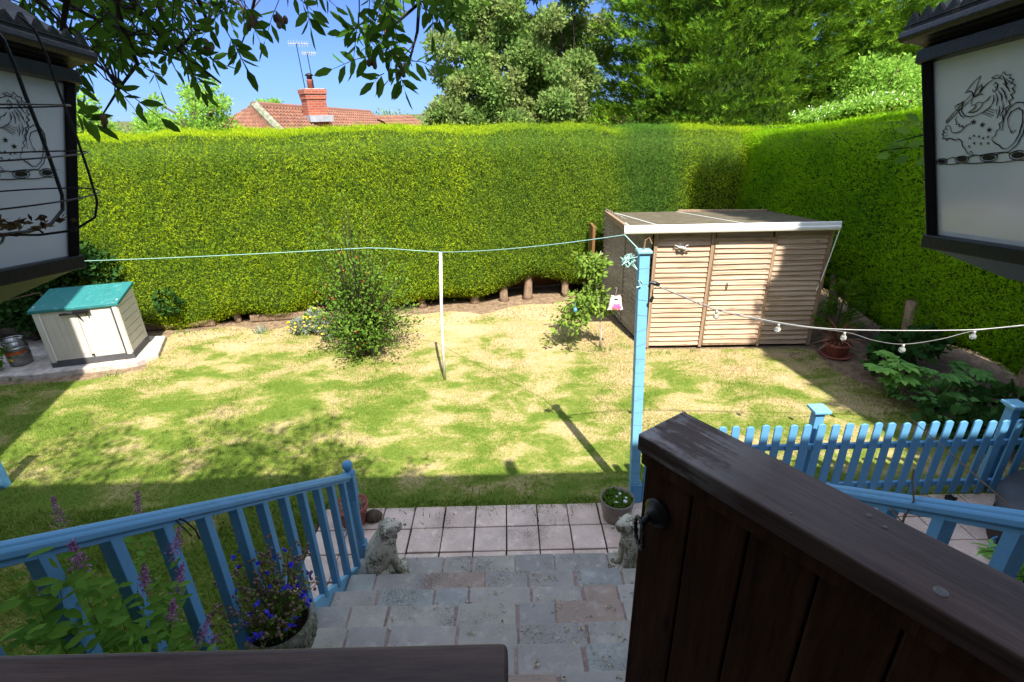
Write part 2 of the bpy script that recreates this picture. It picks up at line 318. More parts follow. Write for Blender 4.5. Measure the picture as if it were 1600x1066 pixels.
# ------------------------------------------------------------------ building helpers
def tag(o, label=None, cat=None, group=None, kind=None):
    if label: o['label'] = label
    if cat: o['category'] = cat
    if group: o['group'] = group
    if kind: o['kind'] = kind
    return o
def empty(name, loc=(0, 0, 0), label=None, cat=None, group=None, rz=0):
    o = bpy.data.objects.new(name, None); COL.objects.link(o); o.location = loc; o.rotation_euler = (0, 0, rz); o.empty_display_size = .1
    return tag(o, label, cat, group)
class MB:
    def __init__(s): s.v = []; s.f = []; s.n = 0
    def add(s, vs, fs):
        b = len(s.v); s.v += [tuple(v) for v in vs]; s.f += [tuple(i + b for i in f) for f in fs]; return s
    def box(s, c, d, R=None, taper=1.):
        hx, hy, hz = d[0] / 2, d[1] / 2, d[2] / 2; vs = []
        for z in (-1, 1):
            k = taper if z > 0 else 1
            for x, y in ((-1, -1), (1, -1), (1, 1), (-1, 1)):
                p = Vector((x * hx * k, y * hy * k, z * hz))
                if R: p = R @ p
                vs.append(p + Vector(c))
        return s.add(vs, [(3, 2, 1, 0), (4, 5, 6, 7), (0, 1, 5, 4), (1, 2, 6, 5), (2, 3, 7, 6), (3, 0, 4, 7)])
    def bar(s, p, q, wdt, h, up=(0, 0, 1)):
        p, q = Vector(p), Vector(q); d = (q - p); L = d.length; d.normalize()
        x = d; y = Vector(up).cross(x).normalized(); z = x.cross(y)
        return s.box((p + q) / 2, (L, wdt, h), Matrix((x, y, z)).transposed())
    def tube(s, path, r, n=6, caps=True):
        P = [Vector(p) for p in path]; rs = r if hasattr(r, '__len__') else [r] * len(P)
        up = Vector((.13, .21, .97)); vs = []; fs = []
        for i, p in enumerate(P):
            d = (P[min(i + 1, len(P) - 1)] - P[max(i - 1, 0)])
            d = d.normalized() if d.length > 1e-9 else Vector((0, 0, 1))
            if abs(d.dot(up)) > .97: up = Vector((1, 0, .1)).normalized()
            a = d.cross(up).normalized(); b = a.cross(d)
            for k in range(n):
                t = 2 * math.pi * k / n; vs.append(p + (a * math.cos(t) + b * math.sin(t)) * rs[i])
        for i in range(len(P) - 1):
            for k in range(n):
                a0 = i * n + k; a1 = i * n + (k + 1) % n; fs.append((a0, a1, a1 + n, a0 + n))
        if caps: fs += [tuple(range(n))[::-1], tuple((len(P) - 1) * n + k for k in range(n))]
        return s.add(vs, fs)
    def lathe(s, prof, c=(0, 0, 0), n=24, sq=False):
        vs = []; fs = []; c = Vector(c)
        for r, z in prof:
            for k in range(n):
                t = 2 * math.pi * (k + .5) / n; vs.append(c + Vector((r * math.cos(t), r * math.sin(t), z)))
        for i in range(len(prof) - 1):
            for k in range(n):
                a0 = i * n + k; a1 = i * n + (k + 1) % n; fs.append((a0, a1, a1 + n, a0 + n))
        fs += [tuple(range(n))[::-1], tuple((len(prof) - 1) * n + k for k in range(n))]
        return s.add(vs, fs)
    def ball(s, c, r, n=10):
        pr = [(max(1e-4, math.sin(math.pi * i / n)) * 1, -math.cos(math.pi * i / n)) for i in range(n + 1)]
        rr = r if hasattr(r, '__len__') else (r, r, r); b = len(s.v)
        s.lathe(pr, (0, 0, 0), n + 2)
        for i in range(b, len(s.v)):
            v = s.v[i]; s.v[i] = (v[0] * rr[0] + c[0], v[1] * rr[1] + c[1], v[2] * rr[2] + c[2])
        return s
    def build(s, name, mat, parent=None, smooth=False, bevel=0., seg=2, label=None):
        me = bpy.data.meshes.new(name); me.from_pydata(s.v, [], s.f); me.update()
        if mat: me.materials.append(mat)
        o = bpy.data.objects.new(name, me); COL.objects.link(o)
        if parent: o.parent = parent
        if smooth: me.polygons.foreach_set('use_smooth', [True] * len(me.polygons))
        if bevel:
            b = o.modifiers.new('bevel', 'BEVEL'); b.width = bevel; b.segments = seg; b.limit_method = 'ANGLE'
        if label: o['label'] = label
        return o
def mesh_tri(name, V, F, mat, parent=None, smooth=False):
    me = bpy.data.meshes.new(name); V = np.ascontiguousarray(V, dtype=np.float32); F = np.ascontiguousarray(F, dtype=np.int32)
    k = F.shape[1]
    me.vertices.add(len(V)); me.vertices.foreach_set('co', V.ravel())
    me.loops.add(F.size); me.loops.foreach_set('vertex_index', F.ravel())
    me.polygons.add(len(F)); me.polygons.foreach_set('loop_start', np.arange(0, F.size, k, dtype=np.int32))
    if smooth: me.polygons.foreach_set('use_smooth', np.ones(len(F), dtype=bool))
    me.update(calc_edges=True); me.materials.append(mat)
    o = bpy.data.objects.new(name, me); COL.objects.link(o)
    if parent: o.parent = parent
    return o
def norm(a): return a / np.maximum(1e-9, np.linalg.norm(a, axis=-1, keepdims=True))
def frames(d, up=None):
    """columns: x = d, y = side, z = normal; random roll around d unless up given"""
    d = norm(d); r = NR.normal(size=d.shape) if up is None else up
    y = norm(np.cross(r, d)); z = np.cross(d, y)
    return np.stack([d, y, z], axis=-1)
def scatter(T, F, pos, R, sc):
    sc = np.asarray(sc).reshape(-1, 1, 1)
    V = np.einsum('nij,mj->nmi', R, T) * sc + pos[:, None, :]
    FF = F[None] + (np.arange(len(pos)) * len(T))[:, None, None]
    return V.reshape(-1, 3), FF.reshape(-1, F.shape[1])
# templates, unit length along +x
T_FAN = np.array([(0, 0, 0), (.55, -.07, 0), (1, 0, .06), (.55, .07, 0), (.2, .03, 0), (.55, .42, .05), (.32, .0, 0), (.2, -.03, 0), (.55, -.42, .05), (.5, 0, 0), (.85, .3, .04), (.85, -.3, .04), (.62, 0, 0)], float)
F_FAN = np.array([(0, 1, 2), (0, 2, 3), (4, 6, 5), (7, 8, 6), (9, 12, 10), (9, 11, 12)])
T_LEAF = np.array([(0, 0, 0), (.35, -.2, .03), (.35, .2, .03), (.75, -.15, 0), (.75, .15, 0), (1, 0, -.06), (.5, 0, -.04)], float)
F_LEAF = np.array([(0, 1, 6), (0, 6, 2), (1, 3, 6), (6, 4, 2), (3, 5, 6), (6, 5, 4)])
T_DIA = np.array([(0, 0, 0), (.45, -.27, .03), (1, 0, -.03), (.45, .27, .03)], float)
F_DIA = np.array([(0, 1, 2), (0, 2, 3)])
T_BL = np.array([(0, -.5, 0), (0, .5, 0), (1, 0, 0)], float)
F_BL = np.array([(0, 1, 2)])
def cat(parts):
    V = []; F = []; b = 0
    for v, f in parts: V.append(v); F.append(f + b); b += len(v)
    return np.concatenate(V), np.concatenate(F)
def fbm(p, seed=0, sc=1.):
    """cheap smooth noise from summed sines, about -1..1"""
    r = np.random.default_rng(seed); o = np.zeros(len(p)); a = 1.
    for k in range(5):
        for _ in range(3):
            d = r.normal(size=3); ph = r.uniform(0, 6.28); o += a * np.sin((p @ d) * sc * (1.7 ** k) + ph) / 3
        a *= .6
    return o / 1.6

# ------------------------------------------------------------------ setting
def sheet(name, pts, z, mat, kind='structure'):
    m = MB(); m.add([(x, y, z) for x, y in pts], [tuple(range(len(pts)))]); return tag(m.build(name, mat), kind=kind)
def gmat():
    t = NT('far_grass_ground'); n = t.noise(.3, 6, .7); return t.fin(t.ramp(n, [(.35, (.06, .09, .02)), (.65, (.14, .13, .06))]), .95, .05)
sheet('ground', [(-900, -300), (900, -300), (900, 1500), (-900, 1500)], -.05, gmat())
def soil():
    nx, ny = 120, 90; xs = np.linspace(-10, 7.6, nx); ys = np.linspace(-2, 13, ny)
    X, Y = np.meshgrid(xs, ys); P = np.stack([X.ravel(), Y.ravel(), np.zeros(X.size)], 1); P[:, 2] = -.014 + .006 * fbm(P, 3, 3)
    i = np.arange(nx * ny).reshape(ny, nx); F = np.stack([i[:-1, :-1], i[:-1, 1:], i[1:, 1:], i[1:, :-1]], -1).reshape(-1, 4)
    tag(mesh_tri('soil', P, F, M['soil'], smooth=True), kind='structure')
soil()
HY = lambda x: 8.85 + .174 * (x + 7)          # front face of the back hedge
HX = lambda y: 5.62 - .24 * (y - 7.2)           # inner face of the right hedge
def back_edge(x):
    return HY(x) + .0 + .14 * math.sin(x * 1.9) + .09 * math.sin(x * 4.7 + 1) - .12 * (x > -.8) * 1.0
lawn_pts = [(-9, 4.1), (5.25, 4.1)] + [(HX(y) - .75 - .12 * math.sin(y * 3) - .25 * max(0, 6.6 - abs(y - 6.2) * 3) * .1, y) for y in np.linspace(4.3, 7.55, 12)] + [(4.6, 7.62), (2.1, 7.72), (1.9, 8.6)] \
    + [(x, back_edge(x) - .12) for x in np.linspace(1.6, -6.2, 40)] + [(-6.1, 8.0), (-5.75, 7.45), (-6.5, 7.1), (-9, 6.9)]
def pip(P, poly):
    x, y = P[:, 0], P[:, 1]; ins = np.zeros(len(P), bool); n = len(poly)
    for i in range(n):
        x0, y0 = poly[i]; x1, y1 = poly[(i + 1) % n]
        c = ((y0 > y) != (y1 > y)) & (x < (x1 - x0) * (y - y0) / (y1 - y0 + 1e-12) + x0); ins ^= c
    return ins
sheet('lawn', lawn_pts, .004, M['lawn'])
near_grass = [(-9, .4), (-1.92, .4), (-1.92, 4.095), (-9, 4.095)]
sheet('side_lawn', near_grass, .004, M['lawn'])
def grass():
    parts = []
    for poly, (x0, x1, y0, y1), n in ((lawn_pts, (-7.9, 5.3, 4.1, 10.2), 330000), (near_grass, (-6, -1.92, 1.5, 4.12), 60000)):
        P = np.stack([NR.uniform(x0, x1, n), NR.uniform(y0, y1, n), np.zeros(n)], 1)
        P[:, :2] += NR.normal(0, .02, (n, 2)); P = P[pip(P, poly)]
        # thin where the turf is worn at the back
        thin = fbm(P, 8, 1.4); keep = NR.random(len(P)) < np.clip(1.05 - .30 * np.clip(P[:, 1] - 7.0, 0, 3) + .25 * thin, .15, 1)
        P = P[keep]; d = NR.normal(0, .62, P.shape); d[:, 2] = 1; cl = fbm(P, 31, 9.); d[:, 0] += cl * .5
        L = NR.uniform(.014, .042, len(P)) * (1 + .55 * np.clip(fbm(P, 4, 2.2), -1, 1))
        near = P[:, 1] < 4.22; L[near] *= NR.uniform(1, 2.6, near.sum())
        T = T_BL * np.array([1, .17, 1]); P[:, 2] = .004
        parts.append(scatter(T, F_BL, P, frames(d), L))
    V, F = cat(parts); tag(mesh_tri('grass', V, F, M['blade']), 'short parched lawn grass, green with straw coloured patches', 'grass', kind='stuff')
grass()
def weeds():
    mb = []
    for (x, y, r, n) in ((2.45, 7.55, .10, 30), (2.9, 7.6, .06, 20), (4.75, 5.6, .12, 30), (1.43, 7.7, .12, 60), (-6.2, 7.25, .12, 40), (-7.6, 7.15, .15, 40), (5.0, 6.3, .12, 30), (-.6, 4.12, .5, 90), (.4, 4.12, .5, 90), (-5.95, 8.9, .15, 60)):
        P = np.stack([NR.normal(x, r, n), NR.normal(y, r * .35, n), np.full(n, .004)], 1); d = NR.normal(0, .5, P.shape); d[:, 2] = 1
        mb.append(scatter(T_BL * np.array([1, .12, 1]), F_BL, P, frames(d), NR.uniform(.05, .11, n)))
    V, F = cat(mb); tag(mesh_tri('weeds', V, F, M['bushleaf']), 'longer green weed tufts along the paving and the shed foot', 'weeds', kind='stuff')
weeds()
def edge_tufts():
    n = 4200; x = NR.uniform(-1.95, 5.2, n); cl = fbm(np.stack([x, x * 0, x * 0], 1), 77, 5.); keep = NR.random(n) < np.clip(.35 + .5 * cl, .05, 1)
    x = x[keep]; n = len(x); P = np.stack([x, 4.085 + NR.normal(0, .018, n), np.full(n, .004)], 1); d = NR.normal(0, .55, P.shape); d[:, 1] -= .35; d[:, 2] = .8
    k = 900; xi = NR.integers(-4, 20, k) * .2975 - .69; P2 = np.stack([xi + NR.normal(0, .004, k), NR.uniform(3.5, 4.08, k), np.full(k, .012)], 1); d2 = NR.normal(0, .7, P2.shape); d2[:, 2] = .7
    cl2 = fbm(P2, 12, 9.) > .15; P2 = P2[cl2]; d2 = d2[cl2]
    V, F = scatter(T_BL * np.array([1, .12, 1]), F_BL, np.concatenate([P, P2]), frames(np.concatenate([d, d2])), np.concatenate([NR.uniform(.03, .08, n), NR.uniform(.012, .03, len(P2))]))
    tag(mesh_tri('edge_grass', V, F, M['blade']), 'longer ragged grass spilling over the edge of the paving', 'grass', kind='stuff')
edge_tufts()
def litter():
    n = 2600; y = NR.uniform(7.6, 10.2, n); x = NR.uniform(-6, 2, n); P = np.stack([x, y, np.full(n, .012)], 1)
    P = P[(y > np.array([HY(a) - .9 for a in x])) & (y < np.array([HY(a) + .5 for a in x]))]
    m = 1500; yy = NR.uniform(4.5, 7.5, m); xx = np.array([HX(a) for a in yy]) - NR.uniform(-.3, 1.3, m); P = np.concatenate([P, np.stack([xx, yy, np.full(m, .012)], 1)])
    d = NR.normal(size=P.shape); d[:, 2] *= .15
    V, F = scatter(T_DIA, F_DIA, P, frames(d, np.tile([0., 0, 1], (len(P), 1)) + NR.normal(0, .2, P.shape)), NR.uniform(.02, .05, len(P)))
    tag(mesh_tri('leaf_litter', V, F, M['drytwig']), 'dry brown leaf litter on the bare soil under the hedges', 'leaf litter', kind='stuff')
litter()

# patio: square pavers on a dark bed
def patio():
    root = empty('patio', (0, 0, 0)); tag(root, kind='structure')
    m = MB(); m.box(((-1.9 + 5.6) / 2, (0.4 + 4.095) / 2, -.02), (7.5, 3.7, .04)); bed = m.build('bed', M['joint'], root)
    m = MB(); p = .2975; g = .006
    for i in range(-4, 22):
        for j in range(-13, 2):
            x0 = -.69 + i * p; y1 = 3.52 + j * p
            if x0 < -1.95 + 0 or x0 + p > 5.5: continue
            if -1.3 < x0 + p / 2 < 1.3 and y1 < 2.6: continue
            if y1 < 1.0: continue
            dz = rnd.uniform(-.0025, .0025); a = rnd.uniform(-.006, .006)
            m.box((x0 + p / 2 + rnd.uniform(-.004, .004), y1 + p / 2 + rnd.uniform(-.004, .004), .012 + dz), (p - 2 * g, p - 2 * g, .03), Matrix.Rotation(a, 3, 'Z'))
    m.build('pavers', M['paver'], root, bevel=.004, seg=1)
patio()

# steps up to the porch floor
NOSE = [(3.345, .15), (3.02, .32), (2.72, .49), (2.45, .66), (2.16, .83), (1.90, 1.0)] + [(1.63 - .27 * k, 1.17 + .17 * k) for k in range(5)]
def steps():
    root = empty('steps', (0, 0, 0)); tag(root, kind='structure')
    core = MB(); sl = MB()
    for k, (y, z) in enumerate(NOSE):
        y0 = NOSE[k + 1][0] if k + 1 < len(NOSE) else .25
        xl, xr = (-1.30 - .008 * k, 1.32) if k else (-1.34, 1.34)
        core.box(((xl + xr) / 2, (y0 - .3 + y - .03) / 2, (z - .034) / 2), (xr - xl - .03, y - .03 - y0 + .3, z - .034))
        core.box(((xl + xr) / 2, (y0 - .02 + y - .008) / 2, z - .021), (xr - xl - .012, y - y0 + .01, .030))
        x = xl + (0 if k % 2 else 0); first = True
        while x < xr - .02:
            wd = rnd.choice([.24, .33, .36, .40, .44]); wd = wd * (.6 if first and k % 2 else 1); first = False
            x1 = x + wd
            if xr - x1 < .14: x1 = xr
            n = len(sl.v); sl.box(((x + x1) / 2, (y0 - .015 + y) / 2, z - .018), (x1 - x - .016, y - y0 + .03, .036))
            for q in range(n, len(sl.v)):
                v = sl.v[q]; sl.v[q] = (v[0] + rnd.uniform(-.009, .009), v[1] + rnd.uniform(-.006, .006), v[2] + rnd.uniform(-.0035, .0035))
            x = x1
    core.build('risers', M['mortar'], root); sl.build('treads', M['stone'], root, bevel=.006, seg=2)
steps()
def petals():
    n = 190; P = []; pick = NR.integers(0, 7, n)
    for k in pick:
        y, z = NOSE[k]; y0 = NOSE[k + 1][0]
        P.append((NR.normal(.35, .45) if NR.random() < .75 else NR.uniform(-1.1, 1.1), NR.uniform(y0 + .02, y - .01), z + .005))
    P = np.array(P); P = P[(np.abs(P[:, 0]) < 1.2)]
    P = np.repeat(P, 4, 0) + NR.normal(0, .010, (len(P) * 4, 3)) * [1, 1, .12]
    d = NR.normal(size=P.shape); d[:, 2] = np.abs(d[:, 2]) * .35
    V, F = scatter(T_DIA, F_DIA, P, frames(d), NR.uniform(.012, .028, len(P)))
    tag(mesh_tri('fallen_petals', V, F, M['petal']), 'dry pale seed husks and petals scattered on the stone steps', 'petals', kind='stuff')
petals()

# ------------------------------------------------------------------ hedges
def hedge_mesh(root, face, length_fn, n, zt, zb, depth, mat, seed, L0=.085, rise=.14):
    """face(u)->(point xy, inward normal xy); u 0..1; foliage over the front face, rounded top edge and the top"""
    U = NR.random(n); dom = 1.0
    # profile coordinate: s from 0 at the bottom of the face to 1 at the back of the top
    tt = NR.random(n); P = np.zeros((n, 3)); N = np.zeros((n, 3))
    fp = np.array([face(u) for u in np.linspace(0, 1, 200)])   # x, y, nx, ny (outward)
    idx = U * 199; i0 = np.clip(idx.astype(int), 0, 198); fr = (idx - i0)[:, None]; f = fp[i0] * (1 - fr) + fp[i0 + 1] * fr
    H = zt(f[:, 0], f[:, 1]); B = zb(f[:, 0], f[:, 1]); hh = H - B; tot = hh + depth; s = tt * tot; onface = s < hh
    r = .28
    z = np.where(onface, B + s, H); back = np.where(onface, 0, s - hh)
    # round the top edge and tuck in the bottom
    dz = np.clip((z - (H - r)) / r, 0, 1); inn = r * (1 - np.sqrt(np.clip(1 - dz ** 2, 0, 1))) * .8
    back = np.where(onface, inn * .9, back + .2); rs = rise(f[:, 1]) if callable(rise) else rise; z = np.where(onface, z, H + rs * np.clip(back, 0, .9) * (1 - back / (2.2 * depth)))
    lowt = np.clip((.45 - (z - B)) / .45, 0, 1); back = back + np.where(onface, .35 * lowt ** 2, 0)
    P[:, 0] = f[:, 0] - f[:, 2] * back; P[:, 1] = f[:, 1] - f[:, 3] * back; P[:, 2] = z
    N[:, 0] = f[:, 2]; N[:, 1] = f[:, 3]; N[:, 2] = np.where(onface, .15 + 1.2 * dz ** 2 - .6 * lowt, 3)
    N = norm(N); nz = fbm(P, seed, 1.1) * .055 + fbm(P, seed + 1, 4.) * .045 + (NR.random(n) < .05) * NR.uniform(0, .09, n)
    P += N * (nz + NR.normal(0, .018, n))[:, None]
    D = N * .8 + NR.normal(0, .55, P.shape) + np.array([0, 0, .45]); L = L0 * NR.uniform(.6, 1.25, n)
    T = T_FAN * np.array([1, .62, 1]); V, F = scatter(T, F_FAN, P - norm(D) * (L * .3)[:, None], frames(D), L)
    o = mesh_tri('foliage', V, F, mat, root)
    # inner twiggy core
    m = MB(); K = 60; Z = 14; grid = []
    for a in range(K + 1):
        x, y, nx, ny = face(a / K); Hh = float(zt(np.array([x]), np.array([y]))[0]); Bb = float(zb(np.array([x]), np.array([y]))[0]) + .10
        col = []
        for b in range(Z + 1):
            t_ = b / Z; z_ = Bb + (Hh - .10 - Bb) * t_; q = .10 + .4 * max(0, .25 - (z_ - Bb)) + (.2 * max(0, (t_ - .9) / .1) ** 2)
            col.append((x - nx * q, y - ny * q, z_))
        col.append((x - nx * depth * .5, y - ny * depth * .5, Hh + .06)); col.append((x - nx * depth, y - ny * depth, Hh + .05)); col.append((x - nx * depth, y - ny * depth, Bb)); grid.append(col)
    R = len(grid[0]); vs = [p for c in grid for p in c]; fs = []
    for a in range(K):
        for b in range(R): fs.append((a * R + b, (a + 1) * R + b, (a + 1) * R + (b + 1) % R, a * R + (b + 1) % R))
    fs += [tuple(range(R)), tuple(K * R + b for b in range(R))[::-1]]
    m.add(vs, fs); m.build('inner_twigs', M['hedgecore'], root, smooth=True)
def trunk(root, x, y, h, r, mat='bark2'):
    m = MB(); lean = rnd.uniform(-.08, .08)
    m.tube([(x, y, -.03), (x + lean * .1, y, .06), (x + lean * .4, y + .02, h * .5), (x + lean, y + .06, h)], [r * 1.7, r * 1.15, r, r * .9], 9)
    return m.build('trunk', M[mat], root, smooth=True)
rh = empty('back_hedge', (-2, 9.7, 0), 'tall clipped golden green conifer hedge across the back of the garden', 'hedge'); rh.location = (0, 0, 0)
def bf(u): x = -10.5 + u * 16.3; nx, ny = .171, -.985; return (x, HY(x), nx, ny)
zt = lambda x, y: 3.27 + .001 * (x + 7) - .030 * np.clip(x + 1.5, 0, 9) + .02 * np.sin(x * 2.1) + .015 * np.sin(x * 5.3)
zb = lambda x, y: .19 + .14 * np.sin(x * 1.35 + .4) + .08 * np.sin(x * 3.3) + .02 * (1 / (1 + np.exp(-(x + 1.6) * 3))) - .22 * np.exp(-((x + 4.3) / .8) ** 2) - .10 * np.exp(-((x + 6) / .7) ** 2)
hedge_mesh(rh, bf, None, 260000, zt, zb, 1.3, M['hedge'], 21, .054)
for x in (-6.75, -5.25, -3.95, -2.9, -1.8, -.75, -.15, .35, 1.15, 1.9): trunk(rh, x, HY(x) + .32, .9, rnd.uniform(.055, .085))
sh = empty('right_hedge', (0, 0, 0), 'tall shaded conifer hedge along the right side behind the picket fence', 'hedge')
def rf(u): y = 3.2 + u * 8.4; return (HX(y), y, -.972, -.234)
ztr = lambda x, y: 3.28 - .045 * np.clip(y - 7.5, 0, 4) + .03 * np.sin(y * 1.7) + .0 * x
zbr = lambda x, y: .42 + .12 * np.sin(y * 2.1 + 2) - .2 * np.exp(-((y - 5.2) / .7) ** 2)
hedge_mesh(sh, rf, None, 170000, ztr, zbr, 1.5, M['hedgeR'], 41, .066, lambda y: .50 * np.clip((10.2 - y) / 3.2, 0, 1))
for y in (4.3, 5.5, 6.95, 8.3, 9.6): trunk(sh, HX(y) + .10, y, 1.0, .10 if abs(y - 6.95) < .1 else .07)
# low boards seen under the back hedge
bfz = empty('boundary_fence', (0, 0, 0), 'low brown boundary fence in the gap under the back hedge', 'fence')
for k in range(9):
    x0 = -9 + k * 1.75; x1 = x0 + 1.72; m = MB(); m.bar((x0, HY(x0) + 1.05, .55), (x1, HY(x1) + 1.05, .55), .03, 1.1); m.build('panel', M['backfence'], bfz)
    m = MB(); m.box((x1 + .015, HY(x1) + 1.0, .62), (.09, .09, 1.24)); m.build('post', M['backfence'], bfz, bevel=.005)
m = MB(); m.box((1.60, HY(1.6) - .25, .78), (.05, .4, 1.56)); tag(m.build('fence_panel_end', M['backfence'], bevel=.004), 'narrow orange brown board standing between the back hedge and the shed', 'board')
for x0, x1 in ((-5.0, -3.9), (-6.9, -5.6)):
    m = MB(); m.bar((x0, HY(x0) + .25, .07), (x1, HY(x1) + .22, .06), .12, .13); tag(m.build('log_edging', M['bark2'], bevel=.02), 'old rounded timber edging at the hedge foot ' + ('behind the berry bush' if x0 > -6 else 'right of the storage box'), 'edging')

# ------------------------------------------------------------------ trees beyond
def foliage_cloud(name, centers, radii, n, L, mat, root, T=T_DIA, F=F_DIA, shell=.55, up=.2, sq=1.):
    """leaves through a set of clumps"""
    C = np.array(centers); Rr = np.array(radii); k = NR.choice(len(C), n, p=Rr[:, 0] ** 2 / (Rr[:, 0] ** 2).sum())
    d = norm(NR.normal(size=(n, 3))); rad = NR.uniform(shell, 1, n) ** .8; P = C[k] + d * Rr[k] * rad[:, None]
    D = d + NR.normal(0, .6, (n, 3)) + [0, 0, up]
    V, Fc = scatter(T * np.array([1, sq, 1]), F, P, frames(D), L * NR.uniform(.6, 1.3, n)); return mesh_tri(name, V, Fc, mat, root)
def limbs(root, base, crowns, r0, mat='bark', n=None, name='limb'):
    m = MB(); b = Vector(base)
    for c in crowns:
        c = Vector(c); mid = b.lerp(c, .5) + Vector((rnd.uniform(-.2, .2), rnd.uniform(-.2, .2), .15 * (c - b).length))
        m.tube([b, mid, c], [r0, r0 * .6, r0 * .15], 6)
    return m.build(name, M[mat], root, smooth=True)
def broad_tree(name, label, base, h, crown_c, crown_r, nclump, nleaf, L, mat, seed, trunk_h=.4, clump=.5, cat_='tree'):
    r = np.random.default_rng(seed); root = empty(name, base, label, cat_, 'trees beyond the hedge'); root.location = (0, 0, 0)
    cc = np.array(crown_c); cr = np.array(crown_r); d = norm(r.normal(size=(nclump, 3))); C = cc + d * cr * r.uniform(.45, 1, (nclump, 1))
    rr = clump * r.uniform(.55, 1.2, (nclump, 1)) * np.array([[1, 1, .75]])
    foliage_cloud('crown', C, rr, nleaf, L, mat, root, shell=.25)
    bt = Vector(base); tp = Vector((cc[0], cc[1], cc[2] - cr[2] * .55)); m = MB(); m.tube([bt, bt.lerp(tp, .5) + Vector((.05, 0, 0)), tp], [.16, .13, .10], 8); m.build('trunk', M['bark'], root, smooth=True)
    limbs(root, tp, [tuple(c) for c in C[::max(1, nclump // 22)]], .07, name='limbs'); return root
# big grey green tree left of the conifer
b = empty('broadleaf_tree', (0, 0, 0), 'large grey green broadleaf tree behind the hedge left of the dark conifer', 'tree')
r = np.random.default_rng(3)
Cs = []
for px, py, Y, rad in ((760, 150, 13.5, .8), (735, 90, 13.5, .75), (800, 60, 14, 1.0), (850, 20, 14, 1.1), (860, 110, 14.5, 1.0), (770, 30, 14, .8), (820, 165, 14, .8), (900, 70, 15, 1.0), (745, 185, 13.3, .5), (700, 172, 13, .35), (680, 185, 13, .28), (716, 130, 13.2, .38), (790, 190, 13.2, .6), (870, -40, 14, 1.2), (850, 150, 13.4, .8), (830, 110, 13.4, .7), (885, 160, 13.8, .6), (815, 185, 13.2, .4), (860, 190, 13.4, .45), (900, 120, 14, .7), (800, -40, 14, 1.0), (740, 30, 14, .5), (880, 180, 15, .5)):
    c = AY(px, py, Y)
    for _ in range(11 if rad > .45 else 4):
        q = norm(r.normal(size=3)) * r.uniform(.3, .95) * rad; Cs.append((c.x + q[0], c.y + q[1] * 1.2, c.z + q[2]))
Rs = [[v, v, v * .75] for v in r.uniform(.16, .46, len(Cs))]
foliage_cloud('crown', Cs, Rs, 135000, .10, M['walnut'], b, shell=.2)
m = MB(); m.tube([(1.9, 14.9, 0), (1.8, 14.9, 2.2), (1.5, 14.8, 3.6), (1.3, 14.6, 5)], [.2, .14, .10, .06], 9); m.build('trunk', M['bark'], b, smooth=True)
limbs(b, (1.6, 14.8, 3.3), Cs[::5], .035, name='limbs')
# Leyland-like conifer
def conifer(name, label, base, R, H, nb, ns, Ls, mat, seed, zmin=0., plume=1.0, cone=.8, core=True, group=None, rmin=.72):
    r = np.random.default_rng(seed); root = empty(name, (0, 0, 0), label, 'tree', group); bx, by, bz = base
    z = zmin + (H - zmin) * r.random(nb) ** 1.15; az = r.uniform(0, 2 * np.pi, nb)
    prof = R * np.clip(1 - ((z - zmin) / (H - zmin)) ** 2 * cone, .05, 1) * (1 + .10 * np.sin(az * 3 + z * 1.7) + .08 * np.sin(az * 7 + z * 3.1))
    rad = prof * r.uniform(rmin, 1.0, nb); root_p = np.stack([bx + np.cos(az) * rad * .8, by + np.sin(az) * rad * .8, z], 1)
    out = np.stack([np.cos(az), np.sin(az), r.uniform(.05, .75, nb)], 1); out = norm(out + r.normal(0, .15, out.shape)); Lb = plume * r.uniform(.6, 1.15, nb)
    side = norm(np.cross(out, [0, 0, 1.])); up = np.cross(side, out)
    t = r.random((nb, ns)); w = (r.random((nb, ns)) - .5) * 2; hgt = (r.random((nb, ns)) - .5)
    wid = .42 * plume * (1 - t) ** .8 + .04
    P = root_p[:, None] + out[:, None] * (t * Lb[:, None])[..., None] + side[:, None] * (w * wid)[..., None] + up[:, None] * (hgt * wid * .5 - .12 * t ** 2)[..., None]
    D = out[:, None] * .9 + side[:, None] * (w * .8)[..., None] + r.normal(0, .25, P.shape) + np.array([0, 0, .15])
    P = P.reshape(-1, 3); D = D.reshape(-1, 3)
    V, F = scatter(T_FAN, F_FAN, P, frames(D), Ls * r.uniform(.6, 1.3, len(P))); mesh_tri('crown', V, F, mat, root)
    m = MB(); m.tube([(bx, by, 0), (bx, by, H * .6), (bx, by, H * .95)], [.22, .14, .03], 8); m.build('trunk', M['bark'], root, smooth=True)
    if core:
        m = MB(); m.lathe([(max(.03, R * (1 - ((zz - zmin) / (H - zmin)) ** 2 * cone) * (.62 if core is True else core)), zz) for zz in np.linspace(zmin, H * .97, 10)], (bx, by, 0), 16)
        m.build('inner_twigs', M['hedgecore'], root, smooth=True)
    return root
conifer('conifer_tree', 'big dark green conifer tree with feathery sprays rising behind the hedge corner', (5.7, 15.2, 0), 4.1, 12.5, 3000, 46, .17, M['leyland'], 7, zmin=1.0, plume=1.0, cone=.8, core=.5, rmin=.5)
conifer('conifer_tree', 'brighter green conifer crown at the right flank of the big dark conifer', (9.0, 14.2, 0), 1.7, 5.6, 700, 44, .16, M['leyland'], 9, zmin=1.5, plume=.9, core=.5, rmin=.45)
c = AY(1405, 40, 15.5); broad_tree('birch_tree', 'thin airy birch tree at the right of the conifer by the lantern', (10.8, 15.8, 0), 8, (c.x + .3, 15.5, 5.8), (.8, 1.0, 2.4), 34, 5200, .065, M['birch'], 5, clump=.42)
